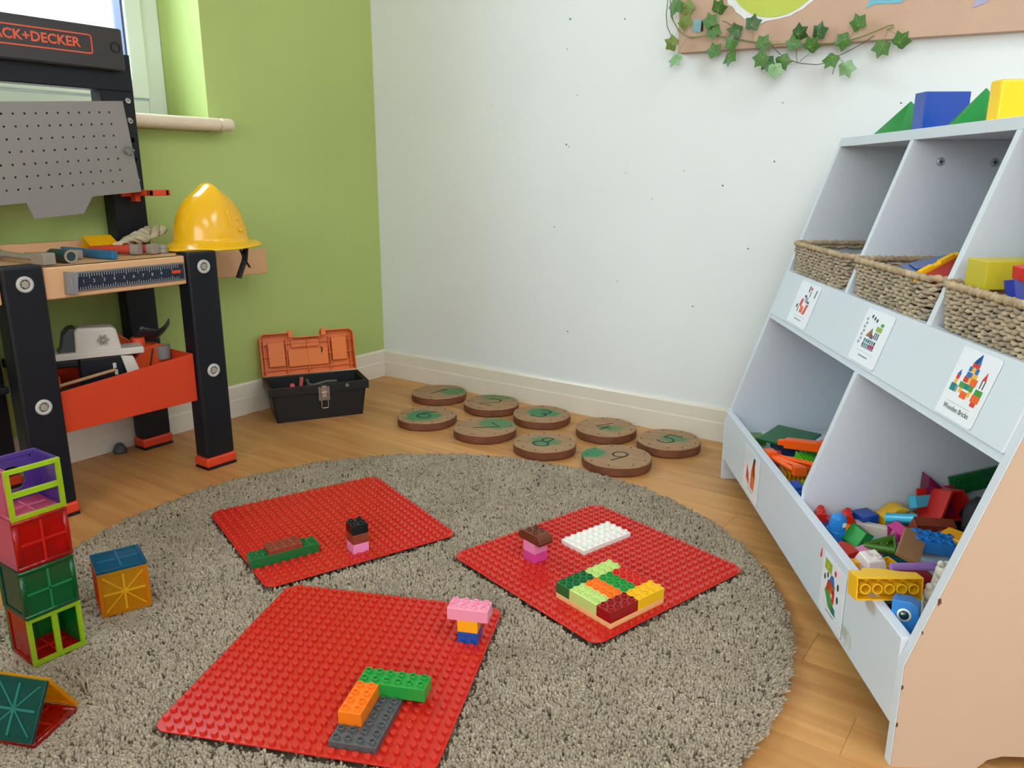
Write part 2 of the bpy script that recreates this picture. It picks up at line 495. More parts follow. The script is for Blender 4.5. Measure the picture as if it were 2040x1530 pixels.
def pile():
    N = 190000
    r = RR * np.sqrt(rng.random(N)) * .995; a = rng.random(N) * 2 * np.pi
    px, py = r * np.cos(a), r * np.sin(a)
    # clumps: tufts of one yarn lean the same way
    cell = .011
    cx = np.floor(px / cell).astype(int); cy = np.floor(py / cell).astype(int)
    h = (np.sin(cx * 127.1 + cy * 311.7) * 43758.5453) % 1.0; h2 = (np.sin(cx * 269.5 + cy * 183.3) * 43758.5453) % 1.0
    lean_dir = h * 2 * np.pi + rng.normal(0, .55, N); lean = .0006 + .0022 * h2 + rng.random(N) * .0028
    wx, wy = px + RC[0], py + RC[1]
    covered = np.zeros(N, bool)
    for (c, t) in PL:
        t = math.radians(t); dx, dy = wx - c[0], wy - c[1]
        u = dx * math.cos(t) + dy * math.sin(t); v = -dx * math.sin(t) + dy * math.cos(t)
        covered |= (np.abs(u) < .196) & (np.abs(v) < .196)
    under = (wx < 1.08) & (wy < -1.40) & (wx > .74) & (((wx < .9) & (wy < -1.52)) | ((wx < .9) & (wy > -1.53)) | (wy < -1.6))
    top = .0175 + rng.random(N) * .0040 + .006 * (h2 - .5)
    top = np.where(covered, .0145, np.where(under, .0135, top))
    lean = np.where(covered, .003, lean)
    edge = np.clip((r - (RR - .05)) / .05, 0, 1) ** 1.5
    ox = edge * np.cos(a) * .010; oy = edge * np.sin(a) * .010
    top = top * (1 - .35 * edge ** 3)
    keep = ~(covered & (rng.random(N) > .12))
    px, py, top, lean, lean_dir, ox, oy = [q[keep] for q in (px, py, top, lean, lean_dir, ox, oy)]; N = len(px)
    w = .0019 + rng.random(N) * .0009
    ph = rng.random(N) * 2 * np.pi
    V = np.zeros((N, 7, 3))
    for k in range(3):
        t = ph + k * 2 * np.pi / 3
        V[:, k, 0] = px + w * np.cos(t); V[:, k, 1] = py + w * np.sin(t); V[:, k, 2] = .006
        V[:, 3 + k, 0] = px + .8 * (lean * np.cos(lean_dir) + ox) + w * 1.1 * np.cos(t); V[:, 3 + k, 1] = py + .8 * (lean * np.sin(lean_dir) + oy) + w * 1.1 * np.sin(t); V[:, 3 + k, 2] = .006 + (top - .006) * .90
    V[:, 6, 0] = px + lean * np.cos(lean_dir) + ox; V[:, 6, 1] = py + lean * np.sin(lean_dir) + oy; V[:, 6, 2] = top
    base = (np.arange(N) * 7)[:, None]
    tri = []
    for k in range(3):
        j = (k + 1) % 3
        tri += [(k, j, 3 + j), (k, 3 + j, 3 + k), (3 + k, 3 + j, 6)]
    tri = np.array(tri).ravel()
    F = (base + tri[None, :]).ravel().astype(np.int32)
    me = bpy.data.meshes.new('pile')
    nf = N * 9
    me.vertices.add(N * 7); me.vertices.foreach_set('co', V.ravel())
    me.loops.add(nf * 3); me.loops.foreach_set('vertex_index', F)
    me.polygons.add(nf); me.polygons.foreach_set('loop_start', np.arange(nf, dtype=np.int32) * 3)
    me.polygons.foreach_set('use_smooth', np.ones(nf, bool))
    me.update(calc_edges=True)
    me.materials.append(rug_mat())
    o = bpy.data.objects.new('pile', me); C.objects.link(o); o.parent = rug
    o['kind'] = 'stuff'
    return o


pile()

# ------------------------------------------------------------------ building plates and bricks
ST = .016
COL = dict(red=(206, 38, 26), dark_red=(150, 22, 24), green=(36, 150, 58), dark_green=(14, 104, 50), lime=(194, 220, 128), orange=(246, 122, 22), yellow=(244, 190, 24),
           amber=(250, 172, 20), blue=(18, 74, 164), sky=(40, 132, 214), azure=(70, 190, 226), teal=(18, 128, 138), white=(238, 236, 228), grey=(84, 86, 88), black=(16, 18, 22),
           brown=(104, 52, 34), redbrown=(138, 62, 40), pink=(240, 150, 178), rose=(236, 140, 190), magenta=(214, 70, 148), peach=(246, 188, 128), mauve=(176, 130, 214), plum=(120, 22, 66), tan=(172, 128, 88), olive=(70, 112, 30), steel=(120, 126, 134))
PM = {k: plastic('plastic_' + k, v) for k, v in COL.items()}
M_plate = mat('plastic_baseplate_red', (196, 38, 26), rough=.22, spec=.5)

grid_me = None
plate_objs = []
PLAB = ['red studded building plate lying at the back left of the rug near the workbench',
        'red studded building plate nearest the shelf, with a flat white plate on it',
        'red studded building plate at the front, with a dark grey plate on it']
for i, (c, t) in enumerate(PL):
    b = MB(); b.prism(rrect(.3835, .3835, .02, 6), 0, .0025)
    o = b.build('building_plate', M_plate, bevel=.0006, seg=1)
    place(o, (c[0], c[1], ZP), (0, 0, t)); tag(o, PLAB[i], 'building plate', 'red building plates on the rug')
    if grid_me is None:
        g = MB()
        for q in range(24):
            for w in range(24):
                if (q in (0, 23)) and (w in (0, 23)): continue
                T = at(((q - 11.5) * ST, (w - 11.5) * ST, .0025))
                g.lathe([(.0047, -.0004), (.0047, .0040), (.0043, .0045)], 12, T); g.lathe([(.0043, .0045), (0, .0045)], 12, T, smooth=False)
        so = g.build('stud_grid', M_plate); grid_me = so.data
    else:
        so = bpy.data.objects.new('stud_grid', grid_me); C.objects.link(so)
    so.parent = o; so['kind'] = 'stuff'
    plate_objs.append(o)

STUD = {}


def stud_obj(m, parent, loc):
    if m.name not in STUD:
        b = MB(); b.lathe([(.0047, 0), (.0047, .0040), (.0044, .0044), (.0036, .0044), (.0034, .0040), (.0034, .0004)], 14); b.lathe([(.0034, .0004), (0, .0004)], 14, smooth=False)
        o = b.build('stud', m); STUD[m.name] = o.data
    else:
        o = bpy.data.objects.new('stud', STUD[m.name]); C.objects.link(o)
    o.parent = parent; o.location = loc
    return o


BODY = {}


def brick(label, nu, nv, h, m, loc, rot=(0, 0, 0), group=None, studs=True, hollow=False, name='toy_brick', cat='toy brick', only=None):
    """studded brick; local origin at the middle of its base"""
    key = (nu, nv, h, m.name, hollow)
    w, d = nu * ST - .0003, nv * ST - .0003
    if key not in BODY:
        b = MB()
        if not hollow: b.cbox((0, 0, h / 2), (w, d, h))
        else:
            t = .0016
            b.box((-w/2, -d/2, h - t), (w/2, d/2, h)); b.box((-w/2, -d/2, 0), (-w/2 + t, d/2, h)); b.box((w/2 - t, -d/2, 0), (w/2, d/2, h))
            b.box((-w/2, -d/2, 0), (w/2, -d/2 + t, h)); b.box((-w/2, d/2 - t, 0), (w/2, d/2, h))
            for q in range(1, nu):
                for r_ in range(1, nv):
                    b.ring(((q - nu / 2) * ST, (r_ - nv / 2) * ST, .0002), .0066, .0048, h - .002, 14)
        o = b.build(name, m, bevel=.0007 if not hollow else 0); BODY[key] = o.data
    else:
        o = bpy.data.objects.new(name, BODY[key]); C.objects.link(o)
        if not hollow:
            md = o.modifiers.new('bevel', 'BEVEL'); md.width = .0007; md.segments = 2; md.limit_method = 'ANGLE'; md.angle_limit = R(40); md.harden_normals = True
    place(o, loc, rot); tag(o, label, cat, group)
    if studs:
        for q in range(nu):
            for r_ in range(nv):
                if only and (q, r_) not in only: continue
                stud_obj(m, o, ((q - nu / 2 + .5) * ST, (r_ - nv / 2 + .5) * ST, h))
    return o


def on_plate(i, u0, v0, u1, v1, z, h, m, label, **k):
    (c, t) = PL[i]; a = R(t); x = ((u0 + u1) / 2 - 12) * ST; y = ((v0 + v1) / 2 - 12) * ST
    loc = (c[0] + x * math.cos(a) - y * math.sin(a), c[1] + x * math.sin(a) + y * math.cos(a), ZP + .0025 + z)
    return brick(label, u1 - u0, v1 - v0, h, m, loc, (0, 0, t), **k)


H1, H2 = .0192, .0096
G1, G2, G3 = 'bricks on the back left plate', 'bricks on the plate by the shelf', 'bricks on the front plate'
on_plate(0, 0, 5, 8, 7, 0, H1, PM['dark_green'], 'long green brick with a brown plate on top, back left plate', group=G1)
on_plate(0, 2, 5, 6, 7, H1, H2, PM['redbrown'], 'thin brown plate stacked on the long green brick', group=G1)
on_plate(0, 11, 2, 13, 4, 0, H1, PM['rose'], 'small pink brick at the bottom of the black-topped tower', group=G1)
on_plate(0, 11, 2, 13, 4, H1, H1, PM['redbrown'], 'small reddish brown brick between pink and black bricks', group=G1)
on_plate(0, 11, 2, 13, 4, 2 * H1, H1, PM['black'], 'small black brick on top of a three-brick tower', group=G1)

on_plate(1, 6, 16, 8, 18, 0, H1, PM['magenta'], 'small magenta brick at the bottom of the tower with a curved brown top', group=G2)
on_plate(1, 6, 16, 8, 18, H1, H1, PM['rose'], 'small light pink brick under the curved brown brick', group=G2)
# curved brown top: rounded ends, four studs in the middle
(c, t) = PL[1]; a = R(t); x, yv = (7 - 12) * ST, (17 - 12) * ST
b = MB()
hw = 2 * ST - .0002
outl = [(-hw + .003, .0), (-.017, -.0), (.017, 0), (hw - .003, 0), (hw, .006), (hw - .002, .0115), (hw - .008, .0165), (.0165, H1), (-.0165, H1), (-hw + .008, .0165), (-hw + .002, .0115), (-hw, .006)]
b.prism(outl, -ST + .0002, ST - .0002, 'x')
o = b.build('toy_brick', PM['brown'], bevel=.001)
place(o, (c[0] + x * math.cos(a) - yv * math.sin(a), c[1] + x * math.sin(a) + yv * math.cos(a), ZP + .0025 + 2 * H1), (0, 0, t))
tag(o, 'dark brown brick with rounded ends on top of the pink tower', 'toy brick', G2)
for q in (-.5, .5):
    for r_ in (-.5, .5): stud_obj(PM['brown'], o, (q * ST, r_ * ST, H1))
on_plate(1, 12, 14, 20, 18, 0, H2, PM['white'], 'flat white studded plate on the red plate by the shelf', group=G2)
on_plate(1, 3, 1, 11, 9, 0, H2, PM['peach'], 'square peach plate under the patchwork of coloured bricks', group=G2, studs=False)
on_plate(1, 3, 1, 7, 3, H2, H1, PM['dark_red'], 'dark red brick at the front corner of the patchwork', group=G2)
on_plate(1, 7, 1, 11, 3, H2, H1, PM['yellow'], 'yellow brick beside the dark red one at the front of the patchwork', group=G2)
on_plate(1, 3, 3, 5, 7, H2, H1, PM['lime'], 'pale lime brick along the left side of the patchwork', group=G2)
on_plate(1, 5, 3, 7, 7, H2, H1, PM['orange'], 'orange brick in the middle of the patchwork', group=G2)
on_plate(1, 7, 3, 9, 7, H2, H1, PM['green'], 'mid green brick behind the orange one in the patchwork', group=G2)
on_plate(1, 9, 3, 11, 7, H2, H1, PM['red'], 'bright red brick between the yellow and pale lime bricks', group=G2)
on_plate(1, 3, 7, 7, 9, H2, H1, PM['dark_green'], 'dark green brick at the left corner of the patchwork', group=G2)
on_plate(1, 7, 7, 11, 9, H2, H1, PM['lime'], 'pale lime brick at the back corner of the patchwork', group=G2)

on_plate(2, 15, 1, 19, 9, 0, H2, PM['grey'], 'dark grey studded plate under the orange and green bricks', group=G3)
on_plate(2, 15, 3, 17, 7, H2, H1, PM['orange'], 'orange brick standing on the dark grey plate', group=G3)
on_plate(2, 15, 7, 21, 9, H2, H1, PM['green'], 'long bright green brick across the end of the grey plate', group=G3)
on_plate(2, 21, 17, 23, 19, 0, H1, PM['blue'], 'small blue brick at the foot of the pink-topped tower', group=G3)
on_plate(2, 21, 17, 23, 19, H1, H1, PM['amber'], 'small amber brick between the blue and pink bricks', group=G3)
on_plate(2, 20, 17, 24, 19, 2 * H1, H1, PM['pink'], 'light pink brick on top of the amber and blue tower', group=G3)

# ------------------------------------------------------------------ numbered wooden discs
def disc_mat(i, blob, r, amt):
    m = mat('wood_slice_%d' % i, (156, 122, 88), rough=.7, var=.16, scale=3, stretch=(4, 22, 4), bump=.3, bscale=30)
    nt = m.node_tree; b = nt.nodes['Principled BSDF']; src = b.inputs['Base Color'].links[0].from_socket
    tc = nt.nodes.new('ShaderNodeTexCoord')
    d = nt.nodes.new('ShaderNodeVectorMath'); d.operation = 'DISTANCE'; d.inputs[1].default_value = (*blob, .026)
    nn = nt.nodes.new('ShaderNodeTexNoise'); nn.inputs['Scale'].default_value = 30; nn.inputs['Detail'].default_value = 3
    nt.links.new(tc.outputs['Object'], nn.inputs['Vector']); nt.links.new(tc.outputs['Object'], d.inputs[0])
    ad = nt.nodes.new('ShaderNodeMath'); ad.operation = 'MULTIPLY_ADD'; ad.inputs[1].default_value = .05; nt.links.new(nn.outputs[0], ad.inputs[0]); nt.links.new(d.outputs['Value'], ad.inputs[2])
    mr = nt.nodes.new('ShaderNodeMapRange'); mr.inputs[1].default_value = r + .036; mr.inputs[2].default_value = r + .016; mr.inputs[4].default_value = amt
    nt.links.new(ad.outputs[0], mr.inputs[0])
    mx = nt.nodes.new('ShaderNodeMix'); mx.data_type = 'RGBA'; mx.inputs[7].default_value = (*lin((44, 124, 78)), 1)
    nt.links.new(mr.outputs[0], mx.inputs[0]); nt.links.new(src, mx.inputs[6]); nt.links.new(mx.outputs[2], b.inputs['Base Color'])
    return m


M_bark = mat('stained_wood_edge', (112, 66, 44), rough=.6, var=.25, scale=30, bump=.4, bscale=120)
M_ink = mat('black_marker', (22, 20, 18), rough=.6)
M_knot = mat('dark_nail_hole', (40, 26, 18), rough=.8)


def arc(cx, cy, rx, ry, a0, a1, n=12):
    return [(cx + rx * math.cos(R(a0 + (a1 - a0) * i / n)), cy + ry * math.sin(R(a0 + (a1 - a0) * i / n))) for i in range(n + 1)]


GL = {1: [[(-.25, .55), (0, 1), (0, 0)]],
      2: [arc(0, .72, .3, .28, 170, -30, 10) + [(-.32, 0), (.36, .02)]],
      3: [arc(0, .76, .27, .24, 150, -90, 10) + arc(0, .26, .31, .26, 90, -150, 10)],
      4: [[(.02, 1), (-.34, .34), (.32, .36)], [(.08, .62), (.02, 0)]],
      5: [[(.3, 1), (-.2, .98), (-.24, .58)] + arc(-.02, .3, .3, .3, 120, -150, 12)],
      6: [[(.2, 1), (-.12, .72), (-.28, .36)] + arc(0, .27, .28, .26, 170, 520, 14)],
      7: [[(-.3, .96), (.32, 1), (-.06, 0)]],
      8: [arc(0, .74, .24, .24, -70, -290, 10) + [(.1, .52)] + arc(0, .25, .3, .25, 80, -250, 12)],
      9: [arc(-.02, .7, .26, .27, 30, 390, 14) + [(.24, .6), (.18, 0)]]}
DC = [(.369, -.124), (.585, -.123), (.782, -.134), (1.001, -.133), (1.194, -.130), (.510, -.344), (.722, -.335), (.935, -.348), (1.144, -.332)]
DR = [.088, .086, .086, .087, .087, .088, .088, .083, .088]
DB = [((.04, .03), .045, .8), ((-.02, .06), .05, .6), ((.0, .01), .045, .95), ((.02, -.01), .03, .7), ((.01, .01), .03, .8), ((.0, -.02), .05, .95), ((.01, .045), .05, .8), ((.0, .0), .035, .85), ((-.07, -.02), .04, .95)]
DROT = [-8, 4, 6, -3, -6, 10, -25, -4, -16]
WORD = 'one two three four five six seven eight nine'.split()
for i in range(9):
    rd = DR[i]; th = .026
    n = 44; rr_ = [rd * (1 + .018 * math.sin(2 * math.pi * k / n * 2 + i) + .012 * math.sin(2 * math.pi * k / n * 5 + 2 * i) + .006 * math.sin(2 * math.pi * k / n * 11 + i)) for k in range(n)]
    b = MB()
    ring = lambda s, z: [(s * rr_[k] * math.cos(2 * math.pi * k / n), s * rr_[k] * math.sin(2 * math.pi * k / n), z) for k in range(n)]
    vs = ring(.97, 0) + ring(1, .004) + ring(1, th - .003) + ring(.975, th)
    fs = [tuple(range(n))[::-1]]
    b.add(vs, fs, mi=1)
    for lv in range(3): b.add(vs, [(lv * n + k, lv * n + (k + 1) % n, (lv + 1) * n + (k + 1) % n, (lv + 1) * n + k) for k in range(n)], mi=1 if lv < 2 else 0, smooth=True)
    b.add(vs, [tuple(range(3 * n, 4 * n))], mi=0)
    o = b.build('wooden_disc', [disc_mat(i + 1, *DB[i]), M_bark])
    place(o, (DC[i][0], DC[i][1], .0003), (0, 0, rng.uniform(-3, 3)))
    tag(o, 'round wooden slice painted with the number %s' % WORD[i], 'wooden disc', 'numbered wooden discs along the white wall')
    b = MB(); T = Matrix.Rotation(R(DROT[i]), 4, 'Z')
    for st in GL[i + 1]:
        pts = [((x * .072), (y - .5) * .072, th) for x, y in st]
        b.tube(pts, .0027, 6, T, flat=.25)
    b.build('number', M_ink, o, world=False)
    for k in range(9):
        t = 2 * math.pi * (k + .3 * rng.random()) / 9
        b = MB(); b.cyl((rd * .86 * math.cos(t), rd * .86 * math.sin(t), th - .003), .0026, .0034, 8)
        b.build('nail_hole', M_knot, o, world=False)

# ------------------------------------------------------------------ white toy shelf
SF = (1.389, -.250, 0); SA = math.atan2(-.8353, .5498)
TS = Matrix.Translation(SF) @ Matrix.Rotation(SA, 4, 'Z')      # x = along the shelf, y = depth, z = up
SDEG = math.degrees(SA)


def SH(l, d, z): return tuple(TS @ Vector((l, d, z)))


def sl(z): return .32 * (z - .145)


M_lam = mat('white_laminate', (211, 219, 229), rough=.4, var=.02, scale=3)
M_lam2 = mat('pale_peach_laminate', (194, 171, 149), rough=.45, var=.03, scale=2)
shelf = empty('toy_shelf', SF, SA, 'white slanted toy shelf with three cubbies above and two bins below', 'shelf')
LN, DP = .995, .44
side = [(0, 0), (.105, 0), (.118, .014), (.135, .02), (.33, .02), (.347, .014), (.36, 0), (DP, 0), (DP, .798), (.209, .798), (.0, .1445)]
b = MB(TS); b.prism(side, 0, .016, 'x'); b.build('side_panel', M_lam, shelf, bevel=.001)
b = MB(TS); b.prism(side, LN - .016, LN - .0012, 'x'); b.build('side_panel', M_lam, shelf, bevel=.0006)
b = MB(TS); b.prism([(a + (.0012 if i in (0, 9, 10) else 0), z) for i, (a, z) in enumerate(side)], LN - .0012, LN, 'x'); o = b.build('outer_face', M_lam2, shelf)
o['label'] = 'pale peach outer face of the near end panel'
MB(TS).box((.016, .204, .779), (LN - .016, DP, .797)).build('top_board', M_lam, shelf, bevel=.001)
MB(TS).box((.016, DP - .008, .06), (LN - .016, DP - .0005, .779)).build('back_panel', M_lam, shelf)
MB(TS).prism([(sl(.40) + .002, .40), (DP - .008, .40), (DP - .008, .414), (sl(.414) + .002, .414)], .016, LN - .016, 'x').build('middle_shelf', M_lam, shelf)
MB(TS).prism([(sl(.412) - .003, .412), (sl(.412) + .012, .412), (sl(.509) + .012, .509), (sl(.509) - .003, .509)], .016, LN - .016, 'x').build('label_board', M_lam, shelf, bevel=.001)
MB(TS).box((.016, .0, .053), (LN - .016, .015, .173)).build('front_lip', M_lam, shelf, bevel=.0012)
MB(TS).box((.016, .015, .116), (LN - .016, DP - .008, .128)).build('bottom_board', M_lam, shelf)
for l in (.362, .690):
    dv = MB(TS).prism([(sl(.414), .414), (DP - .008, .414), (DP - .008, .779), (sl(.779), .779)], l, l + .014, 'x').build('divider', M_lam, shelf, bevel=.0008)
    if l < .5:
        for d, z in ((.254, .742), (.347, .741)):
            b = MB(TS); b.lathe([(0, .0022), (.003, .0024), (.0068, .0016), (.0078, 0)], 16, Matrix.Translation((l + .014, d, z)) @ Matrix.Rotation(R(90), 4, 'Y'))
            b.cbox((l + .0164, d, z), (.0008, .0076, .0016), mi=1); b.cbox((l + .0164, d, z), (.0008, .0016, .0076), mi=1)
            b.build('screw', [mat('zinc_screw', (176, 180, 186), rough=.35, metal=.3), M_ink], dv)
MB(TS).prism([(.015, .128), (DP - .008, .128), (DP - .008, .40), (sl(.40), .40), (.015, .19)], .538, .552, 'x').build('divider', M_lam, shelf, bevel=.0008)
M_chip = mat('chipped_chipboard', (96, 60, 38), rough=.9)
for z, w in ((.232, .006), (.115, .004), (.062, .004), (.19, .003)):
    b = MB(TS); d = max(0, sl(z)); b.prism([(d + .001, z - w), (d + w * .8, z - w * .3), (d + w * .6, z + w * .7), (d + .001, z + w * .4)], LN - .001, LN + .0006, 'x')
    b.build('chip', M_chip, shelf)

# picture cards taped to the boards
M_card = mat('laminated_card', (236, 240, 248), rough=.12, spec=.6)
INK = {k: mat('print_' + k, v, rough=.3) for k, v in dict(red=(214, 50, 44), blue=(30, 104, 180), green=(66, 150, 60), yellow=(238, 180, 60), orange=(236, 96, 30), dark=(52, 56, 66), teal=(20, 124, 134), pink=(210, 60, 130), lime=(140, 180, 60), grey=(150, 150, 158), brown=(150, 100, 60), line=(170, 176, 186)).items()}


def card(label, l0, l1, z0, z1, slant, shapes, caption, M0=None):
    """flat card; shapes = list of (ink, [(u,v)...]) in 0..1 card space printed on its face"""
    tilt = math.atan(.32) if slant else 0
    zc = (z0 + z1) / 2; dc = (sl(zc) - .0042) if slant else -.0012
    w, h = l1 - l0, (z1 - z0) / math.cos(tilt)
    T = TS @ Matrix.Translation(((l0 + l1) / 2, dc, zc)) @ Matrix.Rotation(R(90) - tilt, 4, 'X')   # local x = along shelf, y = up the card, z = outwards
    o = MB().prism(rrect(w, h, .004, 3), -.0005, .0005).build('picture_card', M_card)
    o.matrix_basis = T; tag(o, label, 'card', 'picture cards on the toy shelf')
    for ink, p in shapes:
        q = [((a - .5) * w, (b_ - .5) * h) for a, b_ in p]
        MB().prism(q, .0005, .0008).build('print', INK[ink], o, world=False)
    if caption:
        me = text_mesh(caption, h * .105, .0001); me.materials.clear(); me.materials.append(INK['dark']); me.transform(Matrix.Translation((0, -.36 * h, .0007)))
        c = bpy.data.objects.new('caption', me); C.objects.link(c); c.parent = o
    else:
        b = MB(); b.tube([((k / 16 - .5) * w * .34, -.36 * h + .0012 * math.sin(k * 2.1) * (1 + .4 * math.sin(k * .7)), .0006) for k in range(17)], .0007, 4, flat=.3)
        b.build('caption', INK['dark'], o, world=False)
    b = MB(); b.box((-.3 * w, -.285 * h, .0005), (.3 * w, -.278 * h, .0007)); b.build('caption_line', INK['line'], o, world=False)
    return o


def rc(x, y, w, h): return [(x, y), (x + w, y), (x + w, y + h), (x, y + h)]


def blob(x, y, rx, ry, n=10): return [(x + rx * math.cos(2 * math.pi * k / n), y + ry * math.sin(2 * math.pi * k / n)) for k in range(n)]


rocket = [('blue', [(.42, .86), (.48, .80), (.55, .94), (.52, .97)]), ('blue', [(.40, .83), (.58, .83), (.53, .97)]), ('red', rc(.40, .77, .18, .06)), ('blue', rc(.36, .70, .08, .07)), ('yellow', rc(.44, .70, .09, .07)), ('blue', rc(.53, .69, .08, .08)),
          ('blue', rc(.36, .62, .14, .07)), ('yellow', rc(.50, .62, .13, .07)), ('red', rc(.34, .54, .12, .08)), ('yellow', rc(.46, .54, .07, .08)), ('orange', rc(.53, .53, .15, .10)), ('green', rc(.30, .45, .13, .08)), ('teal', rc(.43, .45, .11, .08)), ('green', rc(.54, .45, .12, .08)),
          ('yellow', rc(.34, .38, .08, .07)), ('orange', rc(.42, .32, .16, .10)), ('yellow', rc(.58, .37, .07, .08)), ('grey', rc(.25, .36, .05, .1)),
          ('blue', [(.14, .60), (.24, .60), (.20, .68)]), ('red', rc(.15, .54, .08, .06)), ('yellow', rc(.15, .47, .07, .07)), ('teal', rc(.11, .36, .14, .11)),
          ('red', [(.76, .66), (.86, .66), (.82, .78)]), ('dark', rc(.77, .54, .02, .12)), ('dark', rc(.84, .54, .02, .12)), ('green', rc(.72, .44, .18, .08)), ('orange', rc(.70, .34, .2, .1)), ('red', rc(.74, .28, .12, .06))]
tower = [('dark', rc(.30, .10, .44, .02))] + [('teal' if (i + j) % 3 else 'dark', rc(.30 + .075 * i, .13 + .11 * j, .05, .09)) for i in range(6) for j in range(2)] + [('pink', rc(.55, .13, .18, .1)), ('brown', [(.30, .38), (.54, .38), (.44, .62)]), ('blue', rc(.46, .36, .1, .1))] + \
        [('dark', rc(.58 + .06 * i, .38, .03, .17)) for i in range(3)] + [('lime', rc(.56, .58, .2, .12)), ('green', rc(.66, .72, .1, .08))] + [('grey', blob(.14 + .03 * (i % 2), .18 + .1 * i, .035, .04)) for i in range(7)] + [('dark', blob(.28 + .1 * i, .88 - .03 * i, .03, .05)) for i in range(3)]
tower = [(k, [(a, .22 + .74 * b_) for a, b_ in p]) for k, p in tower]
robot = [('dark', rc(.50, .80, .05, .14)), ('red', rc(.58, .86, .08, .06)), ('dark', rc(.62, .70, .03, .14)), ('dark', rc(.42, .66, .1, .06)), ('grey', rc(.5, .56, .12, .12)), ('red', [(.3, .46), (.42, .42), (.44, .62), (.34, .62)]), ('dark', blob(.22, .42, .04, .05)), ('orange', rc(.42, .30, .14, .16)), ('red', [(.58, .28), (.70, .30), (.74, .54), (.64, .52)]), ('yellow', rc(.46, .32, .04, .12)), ('dark', rc(.3, .3, .03, .12)), ('dark', rc(.6, .55, .12, .05)), ('dark', [(.84, .72), (.88, .72), (.9, .9), (.86, .9)])]
flame = [('orange', [(.50, .22), (.72, .2), (.78, .55), (.70, .9), (.62, .85), (.52, .6)]), ('brown', [(.56, .5), (.74, .5), (.72, .86), (.62, .9)]), ('red', [(.2, .3), (.42, .22), (.36, .45), (.22, .62)]), ('dark', [(.6, .8), (.72, .78), (.74, .92), (.64, .92)]), ('yellow', [(.58, .3), (.64, .3), (.64, .6), (.6, .6)])]
jumble = [('lime', rc(.12, .76, .3, .17)), ('yellow', blob(.26, .83, .05, .04)), ('green', [(.2, .42), (.42, .22), (.6, .20), (.64, .3), (.3, .55)]), ('orange', [(.24, .46), (.5, .46), (.46, .66), (.3, .62)]), ('brown', rc(.3, .5, .3, .14)), ('blue', [(.34, .62), (.6, .62), (.52, .78), (.42, .76)]), ('red', rc(.52, .36, .1, .2)), ('teal', [(.56, .2), (.72, .2), (.7, .3), (.58, .32)]), ('red', blob(.58, .86, .04, .05)), ('dark', blob(.72, .7, .04, .06)), ('dark', blob(.74, .5, .04, .06)), ('dark', blob(.16, .62, .035, .05)), ('dark', blob(.28, .7, .03, .05))]
card('small picture card of a robot toy taped on the board under the leftmost basket', .142, .262, .417, .503, True, robot, None)
card('picture card of a block tower taped under the middle basket', .500, .606, .417, .503, True, tower, None)
card('picture card of colourful block rockets captioned Wooden Bricks', .817, .907, .416, .504, True, rocket, 'Wooden Bricks')
card('picture card of orange and red bristle shapes on the lower front lip', .212, .330, .062, .160, False, flame, None)
card('picture card of jumbled coloured bricks on the lower front lip', .712, .806, .060, .158, False, jumble, None)
M_tape = tint('clear_tape', (226, 226, 216), .35)
b = MB(TS); b.cbox((.822, -.0022, .082), (.018, .0012, .016)); b.cbox((.838, -.004, .078), (.004, .004, .018)); o = b.build('tape_scrap', M_tape); recenter(o)
tag(o, 'peeling scrap of clear tape beside the jumbled-bricks card', 'tape')

# ------------------------------------------------------------------ woven baskets
M_sea = mat('seagrass', (172, 157, 134), rough=.85, var=.42, scale=55, bump=.5, bscale=220)
M_sea2 = mat('seagrass_rim', (178, 156, 124), rough=.85, var=.3, scale=60, bump=.5, bscale=220)


